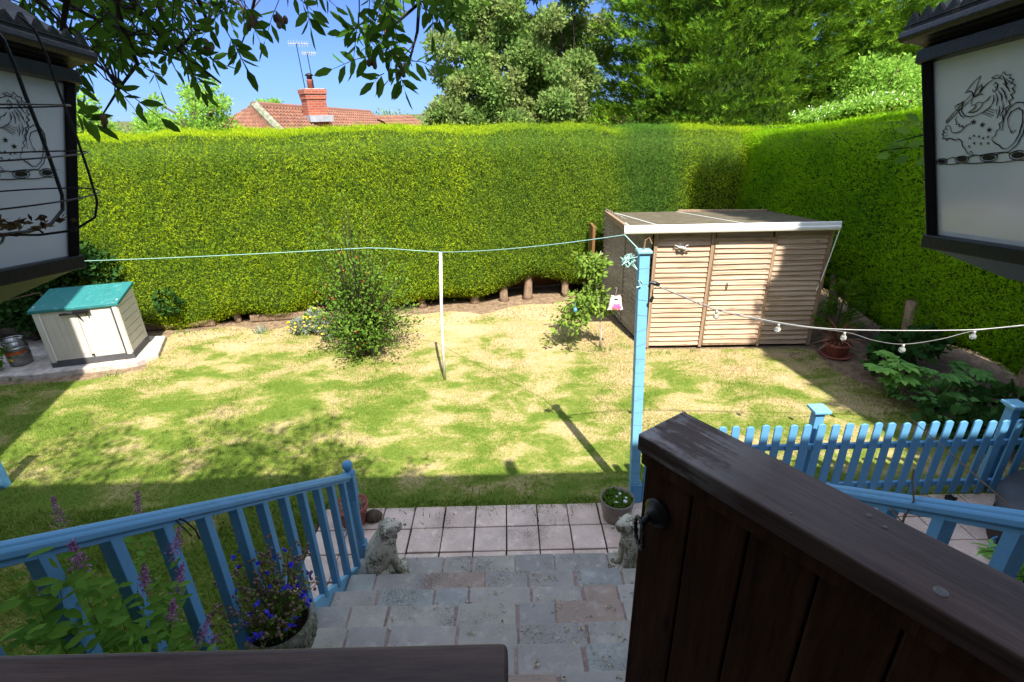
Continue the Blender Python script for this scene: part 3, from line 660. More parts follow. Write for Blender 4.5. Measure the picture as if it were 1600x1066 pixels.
c = AY(1400, 130, 12); broad_tree('small_leafy_tree', 'bright green leafy tree top above the right hedge beside the lantern', (c.x, 12.4, 0), 5, (c.x + .2, 12.6, c.z - .2), (.9, .8, .7), 26, 9000, .08, M['lime'], 6, clump=.4)
c = AY(135, 185, 14); broad_tree('small_leafy_tree', 'bright green tree top showing above the hedge right of the left lantern', (c.x, 14, 0), 5, (c.x - .2, 14, c.z - .3), (.7, .7, .9), 18, 6000, .09, M['lime'], 8, clump=.42)
c = AY(290, 165, 16); broad_tree('small_leafy_tree', 'airy pale green tree above the hedge left of the tiled roof', (c.x, 16, 0), 6, (c.x + .1, 16, c.z - .35), (1.35, .9, 1.1), 30, 9500, .095, M['lime'], 12, clump=.42)
c = AY(425, 165, 36); broad_tree('distant_tree', 'tiny distant tree top peeping over the roof ridge', (c.x, 36, 0), 5, (c.x, 36, c.z - .2), (.8, .6, .5), 8, 1800, .14, M['lime'], 14, clump=.4)
fw = [(x, 55 + 4 * math.sin(x), 2.0 + 1.0 * math.sin(x * .37) ** 2) for x in np.linspace(-75, 75, 70)]
_o = foliage_cloud('distant_woods', fw, [[2.2, 1.5, 1.2]] * len(fw), 42000, .26, M['walnut'], None, shell=.1); tag(_o, 'far line of low green trees on the horizon behind the houses', 'trees', kind='stuff')
fl = empty('flowering_shrub', (0, 0, 0), 'pale creamy flowered climber on top of the hedge below the birch', 'shrub')
pts = [AY(x, y, 10.6) for x, y in ((1260, 182), (1285, 176), (1310, 168), (1345, 160), (1375, 156), (1405, 155))]
foliage_cloud('foliage', [tuple(p) for p in pts], [[.34, .3, .09]] * 6, 1500, .07, M['lime'], fl, shell=.1)
foliage_cloud('flowers', [tuple(p + Vector((0, -.06, .05))) for p in pts], [[.36, .3, .10]] * 6, 160, .04, M['floww'], fl, shell=.6)

# ------------------------------------------------------------------ bungalow beyond the hedge
def house_far():
    root = empty('tiled_house', (0, 0, 0), 'red brick bungalow with weathered clay tile roof behind the hedge', 'house')
    A = AY(399, 165, 18); Bq = AY(577, 176, 25.5); d = (Bq - A); d.z = 0; dirn = d.normalized(); nrm = Vector((dirn.y, -dirn.x, 0)); zr = A.z; L = d.length
    drop = 1.75; run = 3.0; ze = zr - drop
    def tiles(name, P0, P1, Q0, Q1, rows, ncol, lab=None):
        """roof face: ridge P0-P1, eave Q0-Q1; lapped pantiles"""
        m = MB(); 
        for r_ in range(rows):
            a = r_ / rows; b_ = (r_ + 1.12) / rows; up = Vector((0, 0, .045)); 
            for c_ in range(ncol):
                u0 = c_ / ncol; u1 = (c_ + 1) / ncol
                def pt(u, v): return (P0.lerp(P1, u)).lerp(Q0.lerp(Q1, u), v)
                jj = rnd.uniform(-.006, .012)
                p00 = pt(u0, a); p10 = pt(u1, a); p01 = pt(u0, b_) + up; p11 = pt(u1, b_) + up; pm0 = pt((u0 * .7 + u1 * .3), a) + Vector((0, 0, .05)); pm1 = pt((u0 * .7 + u1 * .3), b_) + up + Vector((0, 0, .06 + jj))
                m.add([p00, pm0, p10, p11, pm1, p01, p01 - up * .8, p11 - up * .8], [(0, 1, 4, 5), (1, 2, 3, 4), (5, 4, 3, 7, 6)])
        return m.build(name, M['tile'], root)
    R0 = Vector((A.x, A.y, zr)); R1 = Vector((Bq.x, Bq.y, zr - .28))
    E0 = R0 + nrm * run - dirn * 1.9; E0.z = ze; E1 = R1 + nrm * run; E1.z = ze - .2
    tiles('roof', R0, R1, E0, E1, 17, 46)
    F0 = R0 - nrm * run - dirn * 1.9; F0.z = ze
    tiles('roof', R0, R0 + Vector((0, 0, .001)), F0, E0, 17, 18)
    B1 = R1 - nrm * run; B1.z = ze - .2; tiles('roof', R1, R0, B1, F0, 8, 20)
    m = MB(); m.tube([R0 - dirn * .1, R1], .12, 8); m.build('ridge_tiles', M['tile'], root)
    m = MB(); m.tube([R0, E0 + Vector((0, 0, .03))], .13, 8); m.build('hip_tiles', M['urn'], root)
    # lower second roof, further right
    C0 = AY(586, 182, 24.5); C1 = AY(640, 184, 27); C0z = C0.z; C1.z = C0z - .03
    Cq = AY(676, 206, 24.5); D0 = C0 + nrm * 2.4; D0.z = C0z - 1.5; D1 = C1 + nrm * 2.2 + dirn * 1.2; D1.z = C0z - 1.5
    tiles('roof', C0, C1, D0, D1, 12, 26)
    # walls
    m = MB(); w0 = E0 + dirn * .4 - nrm * .4; w1 = E1 - nrm * .4; w2 = B1 + nrm * .4; w3 = F0 + dirn * .4 + nrm * .4
    vs = [Vector((p.x, p.y, zz)) for zz in (-.05, ze - .05) for p in (w0, w1, w2, w3)]
    m.add(vs, [(0, 1, 5, 4), (1, 2, 6, 5), (2, 3, 7, 6), (3, 0, 4, 7)]); m.build('wall', M['housebrick'], root)
    for k, u in enumerate((.2, .6)):
        p = w0.lerp(w1, u) + nrm * .03; m = MB(); m.bar(Vector((p.x, p.y, 1.3)) - dirn * .7, Vector((p.x, p.y, 1.3)) + dirn * .7, .06, 1.1); wn = m.build('window', M['white'], root)
        m = MB(); m.bar(Vector((p.x, p.y, 1.3)) - dirn * .6 + nrm * .03, Vector((p.x, p.y, 1.3)) + dirn * .6 + nrm * .03, .02, .95); m.build('pane', M['panebl'], wn)
    # chimney: astride the ridge
    rz = math.atan2(dirn.y, dirn.x) - RAD(38)
    cc = AY(493, 176, 19.6); ch = empty('chimney', (cc.x, cc.y, 0)); ch.parent = root; ch.rotation_euler = (0, 0, rz)
    zt_ = AY(493, 140, 19.6).z; zb_ = zr - 1.0
    m = MB(); m.box((0, 0, (zb_ + zt_ - .3) / 2), (.66, .52, zt_ - .3 - zb_)); m.build('stack', M['brick'], ch)
    m = MB(); m.box((0, 0, zt_ - .22), (.71, .57, .157)); m.box((0, 0, zt_ - .07), (.76, .62, .14)); m.build('corbel', M['brick'], ch)
    m = MB(); m.box((0, 0, zt_ + .015), (.66, .52, .03)); m.build('flaunching', M['concrete'], ch)
    m = MB(); m.lathe([(.11, zt_ + .03), (.10, zt_ + .25), (.12, zt_ + .28), (.10, zt_ + .30)], (-.02, 0, 0), 12); m.build('chimney_pot', M['terracotta'], ch, smooth=True)
    m = MB(); m.lathe([(.09, zt_ + .31), (.09, zt_ + .40), (.14, zt_ + .42), (.12, zt_ + .46), (.02, zt_ + .5)], (-.02, 0, 0), 12); m.build('cowl', M['black'], ch, smooth=True)
    m = MB(); m.box((.05, -.05, AY(493, 183, 19.6).z - .05), (.80, .66, .20)); m.build('flashing', M['lead'], ch)
    for dx, hgt, sc in ((-.25, 1.62, 1.0), (.05, 1.30, .7)):
        a = empty('tv_aerial', (dx, -.1, 0)); a.parent = ch; zt2 = zt_ + hgt * .82
        m = MB(); m.tube([(0, 0, zt_ - .3), (-.06, 0, zt2)], .014, 6); m.build('mast', M['black'], a)
        m = MB(); m.tube([(-.32 * sc, 0, zt2 - .02), (.32 * sc, 0, zt2 + .02)], .009, 5)
        for k in range(8):
            xx = (-.30 + .085 * k) * sc; m.tube([(xx, -.16 * sc, zt2), (xx, .16 * sc, zt2)], .006, 4); m.tube([(xx, 0, zt2 - .09 * sc), (xx, 0, zt2 + .09 * sc)], .006, 4)
        m.build('elements', M['silver'], a)
    return root
house_far()
fh = empty('distant_house', (0, 0, 0), 'far brick chimney and roof glimpsed between the two big trees', 'house')
c = AY(946, 196, 32); m = MB(); m.box((c.x, 32, 1.15), (5, 4, 2.3)); m.build('wall', M['housebrick'], fh)
m = MB(); m.add([(c.x - 2.7, 29.8, 2.3), (c.x + 2.7, 29.8, 2.3), (c.x + 2.7, 34.2, 2.3), (c.x - 2.7, 34.2, 2.3), (c.x - 1.2, 32, 3.25), (c.x + 1.2, 32, 3.25)], [(0, 1, 5, 4), (1, 2, 5), (2, 3, 4, 5), (3, 0, 4)]); m.build('roof', M['tile'], fh)
m = MB(); m.box((c.x, 31.5, 2.7), (.5, .5, 1.9)); m.build('chimney', M['brick'], fh)

# ------------------------------------------------------------------ own house behind the camera, porch, unseen house block and conifer added to throw shade
def own_house():
    root = empty('own_house', (0, 0, 0), 'house whose porch and eaves shade the steps and the near lawn', 'house')
    m = MB(); m.box((-2.0, -4.9, 2.9), (15.0, 8.0, 5.8)); m.build('wall', M['render'], root)
    m = MB(); e = .32; m.add([(-10, e, 5.93), (6.2, e, 5.93), (6.2, -5, 8.5), (-10, -5, 8.5), (-10, e, 5.78), (6.2, e, 5.78), (6.2, -10, 5.78), (-10, -10, 5.78)], [(0, 1, 2, 3), (4, 5, 6, 7)[::-1], (0, 4, 5, 1), (1, 5, 6, 2), (3, 2, 6, 7), (0, 3, 7, 4)]); m.build('roof', M['tile'], root)
    m = MB(); m.box((0, -.36, 1.94), (3.2, 1.08, .16)); m.build('porch_floor', M['deck'], root)
    m = MB(); m.box((0, -.885, 3.1), (1.0, .03, 2.05)); d_ = m.build('door', M['gatebody'], root); m = MB(); m.ball((.4, -.85, 3.05), .03); m.build('handle', M['steel'], d_)
    for x in (-3.6, 3.4):
        m = MB(); m.box((x, -.89, 3.2), (1.5, .06, 1.2)); wn = m.build('window', M['white'], root); m = MB(); m.box((x, -.855, 3.2), (1.36, .02, 1.06)); m.build('pane', M['panebl'], wn)
own_house()
lw = empty('shade_house_block', (0, 0, 0), 'unseen tall house block added beyond the left edge to shade the storage box', 'house')  # out of view, added to cast the shadow over the storage box
m = MB(); m.box((-9.5, .2, 4.5), (8.0, 6.0, 9.0)); m.build('wall', M['render'], lw)
m = MB(); m.add([(-13.6, -2.9, 9.0), (-5.45, -2.9, 9.0), (-5.45, 3.25, 9.0), (-13.6, 3.25, 9.0), (-9.5, -2.9, 11.4), (-9.5, 3.25, 11.4)], [(0, 1, 4), (3, 5, 2), (1, 2, 5, 4), (0, 4, 5, 3), (0, 3, 2, 1)]); m.build('roof', M['tile'], lw)
conifer('shade_conifer', 'unseen dense column conifer added beyond the right edge to shade the shed and hedge', (6.60, 2.2, 0), 1.42, 14, 500, 40, .2, M['leyland'], 19, zmin=.2, plume=.35, cone=.85, core=1.0)  # out of view, solid core added to cast the shadow edge across the shed

# ------------------------------------------------------------------ shed
def shed():
    # local frame: origin front left corner, x along the front, y to the back
    ang = math.atan2(-.05, 2.72); root = empty('garden_shed', (2.17, 7.80, 0), 'weathered wooden shed with louvred boards, flat felt roof and white gutter', 'shed', rz=ang)
    W = 2.63; D = 2.25; H0 = 1.93; H1 = 1.74
    def boards(m, x0, x1, z0, z1, y, n, axis='x', sag=.0):
        h = (z1 - z0) / n
        for k in range(n):
            za = z0 + k * h; seg = 10; vs = []; ph = rnd.uniform(0, 9); dv = rnd.uniform(-.004, .004)
            for i in range(seg + 1):
                u = i / seg; xx = x0 + (x1 - x0) * u; wv = .0025 * math.sin(u * 5 + ph) + .0015 * math.sin(u * 11 + ph * 2)
                zb_ = za - .012 + wv + dv; zt_ = za + h + .006
                for (yy, zz) in ((-.036, zb_), (-.004, zt_), (.006, zt_), (-.020, zb_)):
                    vs.append((xx, y + yy, zz) if axis == 'x' else (y + yy - .17 * xx, xx, zz))
            fs = []
            for i in range(seg):
                for q in range(4): fs.append((i * 4 + q, i * 4 + (q + 1) % 4, i * 4 + 4 + (q + 1) % 4, i * 4 + 4 + q))
            fs += [(3, 2, 1, 0), tuple(seg * 4 + q for q in range(4))]; m.add(vs, fs)
    X1, X2 = .87, 1.80
    m = MB(); boards(m, .05, X1 - .03, .06, 1.86, 0, 22); m.build('wall_panel', M['shedwood'], root)
    m = MB(); boards(m, X2 + .03, W - .05, .06, 1.86, 0, 22); m.build('wall_panel', M['shedwood'], root)
    m = MB(); boards(m, X1 + .05, X2 - .05, 1.79, 1.90, 0, 1); m.build('wall_panel', M['shedwood'], root)
    m = MB(); boards(m, X1 + .04, X2 - .035, .10, 1.74, -.028, 20); dr = m.build('door', M['shedwood'], root)
    m = MB(); m.box((X1 + .055, -.035, .92), (.05, .03, 1.70)); m.box((X2 - .05, -.035, .92), (.045, .03, 1.70)); m.box(((X1 + X2) / 2, -.04, 1.77), (X2 - X1 - .06, .03, .05)); m.box(((X1 + X2) / 2, -.04, .075), (X2 - X1 - .06, .03, .05))
    f_ = m.build('frame', M['shedpost'], dr, bevel=.003)
    m = MB(); m.tube([((X1 + X2) / 2 - .18, -.07, 1.1), ((X1 + X2) / 2 - .18, -.09, 1.06), ((X1 + X2) / 2 - .18, -.07, 1.0)], .008, 6); m.build('handle', M['black'], dr)
    for x, wd in ((.02, .05), (X1, .05), (X2, .045), (W - .02, .05)):
        m = MB(); m.box((x, -.022, .96), (wd, .05, 1.88)); m.build('post', M['shedpost'], root, bevel=.003)
    m = MB(); m.box((W / 2, .03, .93), (W - .06, .03, 1.84)); m.build('inner_wall', M['tubside'], root)
    # left side wall
    ms = MB(); boards(ms, .05, D - .03, .06, 1.86, 0, 21, 'y'); sd = ms.build('side_wall', M['shedside'], root)
    m = MB(); m.box((-.028 - .17 * D * .48, D * .48, .94), (.03, .05, 1.8)); m.build('post', M['shedside'], root)
    m = MB(); m.bar((.04, .05, .92), (.04 - .17 * D, D, .92), .03, 1.75); m.box((W - .03, D / 2, .92), (.03, D, 1.75)); m.box((W / 2, D, .87), (W, .03, 1.7)); m.build('inner_wall', M['tubside'], root)
    # roof
    def rz_(y): return H0 + (H1 - H0) * (y / D)
    m = MB(); vs = []
    for z in (0, .035):
        for x, y in ((-.42, -.13), (W + .02, -.13), (W - .05, D + .1), (-.36, D + .1)): vs.append((x, y, rz_(y) + z))
    m.add(vs, [(3, 2, 1, 0), (4, 5, 6, 7), (0, 1, 5, 4), (1, 2, 6, 5), (2, 3, 7, 6), (3, 0, 4, 7)]); m.build('roof', M['felt'], root)
    m = MB(); m.bar((-.43, -.1, rz_(-.1) + .03), (-.37, D + .1, rz_(D) + .03), .05, .08); m.build('roof_edge', M['shedpost'], root)
    m = MB(); m.bar((1.0, D + .06, rz_(D) + .045), (W - .08, D - .2, rz_(D - .2) + .045), .06, .035); m.build('roof_edge', M['shedpost'], root)
    m = MB()
    for a, b_ in (((-.20, D, 0), (.12, -.05, 0)), ((.95, D, 0), (1.45, -.05, 0)), ((-.36, .0, 0), (-.33, .6, 0))): m.bar((a[0], a[1], rz_(a[1]) + .039), (b_[0], b_[1], rz_(b_[1]) + .039), .022, .006)
    m.build('batten_strip', M['white'], root)
    # gutter: half-round front over fascia
    prof = [(.0, .055), (-.012, .06), (-.016, .05), (-.016, .012), (-.024, .005), (-.024, -.012), (-.018, -.034), (.0, -.045)]
    m = MB(); vs = []; xa, xb = -.50, W - .02; nn = len(prof)
    for x in (xa, xb):
        for y, z in prof: vs.append((x, -.19 + y * 1.6, H0 + .035 + z * 1.25))
    m.add(vs, [(i, (i + 1) % nn, nn + (i + 1) % nn, nn + i) for i in range(nn)] + [tuple(range(nn))[::-1], tuple(nn + i for i in range(nn))])
    m.build('gutter', M['white'], root, bevel=.002)
    m = MB(); m.tube([(W - .02, -.2, 1.93), (W - .05, -.16, 1.5), (W - .09, -.13, 1.12)], .007, 6); m.tube([(W - .10, -.12, 1.05), (W - .12, -.12, .97)], .007, 6); m.build('downpipe', M['white'], root)
    # gecko
    return root, ang
shed()
def gecko():
    root = empty('gecko_ornament', (2.58, 7.735, 1.66), 'small pale metal gecko ornament fixed on the shed wall left of the door', 'ornament', rz=-.02)
    m = MB(); m.tube([(-.085, -.014, .03), (-.05, -.018, .012), (0, -.022, .005), (.05, -.018, -.018), (.075, -.014, -.022)], [.012, .02, .026, .02, .008], 8); m.build('body', M['silver'], root, smooth=True)
    m = MB(); m.ball((.095, -.016, -.026), (.024, .014, .017)); m.build('head', M['silver'], root, smooth=True)
    m = MB(); m.tube([(-.08, -.012, .03), (-.115, -.012, .045), (-.125, -.012, .02), (-.10, -.012, .005)], [.010, .009, .006, .003], 6); m.build('tail', M['silver'], root, smooth=True)
    for pts in (((.04, 0), (.05, .035), (.085, .04)), ((.03, -.02), (.02, -.05), (.045, -.06)), ((-.04, .03), (-.03, .065), (-.06, .075)), ((-.05, 0), (-.06, -.035), (-.035, -.05))):
        m = MB(); m.tube([(x, -.014, z) for x, z in pts], [.009, .007, .009], 6); m.build('leg', M['silver'], root, smooth=True)
gecko()

# ------------------------------------------------------------------ storage box, slab, keg
slab = MB(); slab.add([(x, y, z) for z in (-.03, .075) for x, y in ((-9.2, 7.12), (-7.3, 7.2), (-5.98, 7.58), (-5.80, 7.85), (-6.15, 8.65), (-9.2, 8.6))], [tuple(range(6))[::-1], tuple(range(6, 12))] + [(i, (i + 1) % 6, 6 + (i + 1) % 6, 6 + i) for i in range(6)])
tag(slab.build('concrete_slab', M['concrete'], bevel=.015), 'low cracked concrete slab under the storage box and the keg', 'slab')
def storebox():
    a = math.atan2(.31, 1.12); root = empty('storage_box', (-7.17, 7.42, .075), 'cream plastic garden storage box with green sloping lid and black latch', 'storage box', rz=a)
    W, D, H, Hb = 1.12, .70, .92, 1.02
    m = MB(); m.box((W / 2, D / 2, .055), (W + .02, D + .02, .11)); m.build('base', M['greyplastic'], root, bevel=.01)
    m = MB(); vs = [(x, y, z) for (x, y, z) in ((.02, .02, .10), (W - .02, .02, .10), (W - .02, D, .10), (.02, D, .10), (.02, .02, H), (W - .02, .02, H), (W - .02, D, Hb), (.02, D, Hb))]
    m.add(vs, [(3, 2, 1, 0), (4, 5, 6, 7), (0, 1, 5, 4), (1, 2, 6, 5), (2, 3, 7, 6), (3, 0, 4, 7)]); m.build('body', M['cream'], root)
    def sidegrooves(xs):
        m = MB()
        m.box((xs, .03, .53), (.03, .06, .86)); m.box((xs, D - .03, .56), (.03, .06, .94))
        for k in range(7): m.box((xs, D / 2, .17 + k * .125), (.022, D - .12, .115))
        return m
    sidegrooves(W - .012).build('side_panel', M['cream'], root, bevel=.004); sidegrooves(.012).build('side_panel', M['cream'], root, bevel=.004)
    for x0, x1 in ((.085, W / 2 - .003), (W / 2 + .003, W - .085)):
        m = MB(); m.box(((x0 + x1) / 2, .012, .515), (x1 - x0, .026, .83)); dr = m.build('door', M['cream'], root, bevel=.004)
        m = MB(); n = 5; ww = (x1 - x0 - .05) / n
        for k in range(n): m.box((x0 + .025 + ww * (k + .5), -.003, .51), (ww - .010, .008, .66))
        m.build('panel_ribs', M['cream'], dr, bevel=.003)
    for xx in (.042, W - .042):
        m = MB(); m.box((xx, .004, .52), (.075, .05, .88)); m.build('corner_post', M['cream'], root, bevel=.015)
    m = MB(); vs = [(x, y, z) for dz in (-.03, .025) for (x, y, z) in ((-.03, -.035, H + .01 + dz), (W + .03, -.035, H + .01 + dz), (W + .03, D + .04, Hb + .03 + dz), (-.03, D + .04, Hb + .03 + dz))]
    m.add(vs, [(3, 2, 1, 0), (4, 5, 6, 7), (0, 1, 5, 4), (1, 2, 6, 5), (2, 3, 7, 6), (3, 0, 4, 7)]); m.build('lid', M['teal'], root, bevel=.012)
    m = MB(); m.tube([(W / 2 - .20, -.045, .852), (W / 2 - .03, -.045, .862)], [.015, .022], 8); m.box((W / 2 + .08, -.035, .862), (.22, .045, .038)); m.tube([(W / 2 + .02, -.055, .85), (W / 2 + .06, -.055, .76)], [.018, .008], 6); m.tube([(W / 2 + .15, -.05, .85), (W / 2 + .15, -.05, .81)], .012, 6); m.build('latch', M['black'], root, bevel=.003)
    m = MB(); m.box((W / 2 + .03, -.018, .15), (.03, .02, .03)); m.build('padlock', M['black'], root, bevel=.003)
    for x in (.09, W - .09):
        m = MB(); m.tube([(x, -.018, .12), (x, -.018, .92)], .008, 6); m.build('hinge', M['greyplastic'] if x > .5 else M['white'], root)
storebox()
def keg():
    root = empty('steel_keg', (-7.83, 7.62, .075), 'small steel beer keg with an orange band beside the storage box', 'keg')
    m = MB(); m.lathe([(.13, 0), (.145, .01), (.145, .05), (.155, .07), (.155, .15), (.163, .165), (.155, .18), (.155, .27), (.163, .285), (.15, .305), (.10, .34), (.02, .35)], n=28); m.build('body', M['steel'], root, smooth=True)
    m = MB()
    for k in range(28):
        t0 = 2 * math.pi * k / 28; t1 = 2 * math.pi * (k + 1) / 28; z0, z1 = (.33, .42)
        if k % 14 in (2, 3, 4, 5): z1 = .35; 
        m.add([(.145 * math.cos(t), .145 * math.sin(t), z) for t in (t0, t1) for z in (z0 - .03, z1)] + [(.138 * math.cos(t), .138 * math.sin(t), z) for t in (t0, t1) for z in (z0 - .03, z1)], [(0, 1, 3, 2), (4, 6, 7, 5), (1, 5, 7, 3)])
    m.tube([(.142 * math.cos(2 * math.pi * k / 24), .142 * math.sin(2 * math.pi * k / 24), .42) for k in range(25)], .012, 6, False); m.build('rim', M['steel'], root, smooth=True)
    def band(name, z0, z1, a0, a1, mat, R=.1575):
        m = MB(); n = 14
        vs = [(R * math.cos(a0 + (a1 - a0) * i / n), R * math.sin(a0 + (a1 - a0) * i / n), z) for i in range(n + 1) for z in (z0, z1)]
        m.add(vs, [(2 * i, 2 * i + 2, 2 * i + 3, 2 * i + 1) for i in range(n)]); return m.build(name, mat, root)
    for a, b_ in ((-2.9, -2.5), (-2.4, -2.15), (-2.05, -1.75), (-1.65, -1.0), (-.9, -.5), (-.4, -.1)): band('orange_band', .20, .25, a, b_, M['orange'])
    band('yellow_mark', .31, .345, -1.9, -1.55, M['yellow'], .150); band('label', .10, .145, -1.8, -1.3, M['yellow'])
keg()
m = MB(); m.tube([(-7.45, 7.75, .115), (-7.36, 7.7, .13), (-7.27, 7.72, .115)], [.03, .045, .03], 8); tag(m.build('white_shoe', M['white'], smooth=True), 'small white and blue shoe like object on the slab between keg and box', 'shoe')
m = MB(); m.bar((-7.55, 7.95, .09), (-7.25, 7.72, .09), .12, .02); tag(m.build('wooden_offcut', M['bark2'], bevel=.003), 'dark wooden offcut lying on the slab next to the keg', 'offcut')
p0 = AY(10, 470, 8.2); p1 = AY(62, 457, 8.3); m = MB(); m.tube([p0, p1, p1 + Vector((.03, 0, -.25)), (p1.x + .05, p1.y, .05)], .012, 6); tag(m.build('garden_cane', M['drytwig']), 'thin bent pale cane in the dark ivy above the keg', 'cane')
iv = empty('ivy_shrub', (0, 0, 0), 'dark ivy covered shrub in deep shade left of the storage box', 'shrub')
C = [(NR.uniform(-9.8, -7.5), NR.uniform(8.35, 8.9), z) for z in NR.uniform(.75, 2.0, 34)] + [(-7.2, 8.75, 1.45), (-7.0, 8.8, 1.3), (-7.4, 8.6, 1.6), (-6.15, 8.95, .6)] + [(NR.uniform(-9.2, -7.3), NR.uniform(8.35, 8.6), z) for z in NR.uniform(.35, 1.3, 22)]
foliage_cloud('foliage', C, [[v, v * .8, v] for v in NR.uniform(.16, .34, len(C))], 14000, .085, M['ivy'], iv, T=T_LEAF, F=F_LEAF, shell=.4, sq=2.0)
m = MB(); m.tube([(-8.4, 8.6, 0), (-8.3, 8.65, .8), (-8.5, 8.7, 1.6)], [.07, .06, .03], 8); m.tube([(-7.7, 8.7, 0), (-7.6, 8.7, .9), (-7.9, 8.7, 1.5)], [.05, .04, .02], 8); m.build('stem', M['bark'], iv, smooth=True)
gl = empty('leafy_clump', (0, 0, 0), 'light green leafy clump at the left edge beside the keg', 'plant')
foliage_cloud('foliage', [(-8.0, 7.35, .35), (-8.05, 7.3, .2), (-7.98, 7.35, .55)], [[.16, .14, .18]] * 3, 260, .09, M['bushleaf'], gl, T=T_LEAF, F=F_LEAF, shell=.3, sq=1.3)
m = MB(); m.tube([(-8.02, 7.34, 0), (-8.0, 7.35, .4)], .01, 5); m.build('stem', M['twig'], gl)

# ------------------------------------------------------------------ shrubs on the lawn
def berry_bush():
    root = empty('berry_bush', (-1.95, 7.55, 0), 'loose bush with red berries growing in front of the back hedge', 'bush'); root.location = (0, 0, 0)
    bx, by = -2.36, 7.75; r = np.random.default_rng(2); P = []; D = []; B = []; m = MB()
    for k in range(185):
        az = r.uniform(0, 6.28); el = r.uniform(.15, 1.45); L = r.uniform(.7, 1.95) * (1.0 if el > .6 else .8)
        if el > 1.15: L *= 1.12
        d = np.array([math.cos(az) * math.cos(el) * .78, math.sin(az) * math.cos(el) * .7, math.sin(el)]); s0 = np.array([bx, by, .25]); path = []
        for t in np.linspace(0, 1, 7):
            q = s0 + d * np.array([.92, .92, 1.12]) * L * t + np.array([0, 0, -.30 * t * t * math.cos(el) * L]) + r.normal(0, .015, 3); q[2] = max(q[2], .05); path.append(q)
        m.tube(path, [.010 * (1 - .8 * t) + .001 for t in np.linspace(0, 1, 7)], 4, False)
        for j in range(38):
            t = r.uniform(.28, 1); i = min(int(t * 6), 5); f = t * 6 - i; q = path[i] * (1 - f) + path[i + 1] * f; off = r.normal(0, .055, 3); P.append(q + off); D.append(off + d * .04)
        if r.random() < .14:
            for j in range(2): q = path[r.integers(3, 7)]; B.append(q + r.normal(0, .03, 3))
    m.build('branches', M['twig'], root)
    P = np.array(P); P[:, 2] = np.maximum(P[:, 2], .03); V, F = scatter(T_LEAF * [1, 1.5, 1], F_LEAF, P, frames(np.array(D)), r.uniform(.035, .065, len(P))); mesh_tri('foliage', V, F, M['bushleaf'], root)
    m = MB()
    for q in B: m.ball(tuple(q), .013, 5)
    m.build('berries', M['berry'], root, smooth=True)
    m = MB()
    for a in (0, 2, 4): m.tube([(bx + .05 * math.cos(a), by + .04 * math.sin(a), -.02), (bx + .03 * math.cos(a), by, .3)], [.03, .02], 7)
    m.build('trunk', M['bark'], root, smooth=True)
berry_bush()
def silver_plant():
    root = empty('silver_leaved_plant', (0, 0, 0), 'low silvery plant with yellow flowers left of the berry bush', 'plant'); C = []
    for x, y, z, r_ in ((-3.75, 8.75, .16, .24), (-3.4, 8.7, .22, .26), (-3.0, 8.55, .20, .26), (-3.5, 8.8, .32, .2), (-3.15, 8.5, .12, .22)): C.append(((x, y, z), [r_, r_ * .8, r_ * .75]))
    foliage_cloud('foliage', [c[0] for c in C], [[v * .85 for v in c[1]] for c in C], 2800, .06, M['silverleaf'], root, shell=.4, up=.5)
    P = []; 
    for _ in range(46):
        c = C[NR.integers(0, len(C))]; d = norm(NR.normal(size=3)); d[2] = abs(d[2]); d[1] = -abs(d[1]); P.append(np.array(c[0]) + d * np.array(c[1]) * 1.05)
    m = MB()
    for p in P: m.ball(tuple(p), (.022, .02, .016), 5)
    m.build('flowers', M['flowy'], root)
    m = MB()
    for x in (-3.6, -3.2, -2.9): m.tube([(x, 8.65, -.02), (x + .03, 8.65, .2)], .012, 5)
    m.build('stems', M['twig'], root)
silver_plant()
m = MB()
foliage = empty('strappy_seedling', (0, 0, 0), 'small silvery strap leaved seedling under the hedge by the timber edging', 'plant')
P = np.tile([[-4.55, 8.85, .0]], (34, 1)) + NR.normal(0, .05, (34, 3)) * [1, 1, 0]; d = NR.normal(0, .45, P.shape); d[:, 2] = 1
V, F = scatter(T_BL * [1, .14, 1], F_BL, P, frames(d), NR.uniform(.12, .22, 34)); mesh_tri('leaves', V, F, M['silverleaf'], foliage)
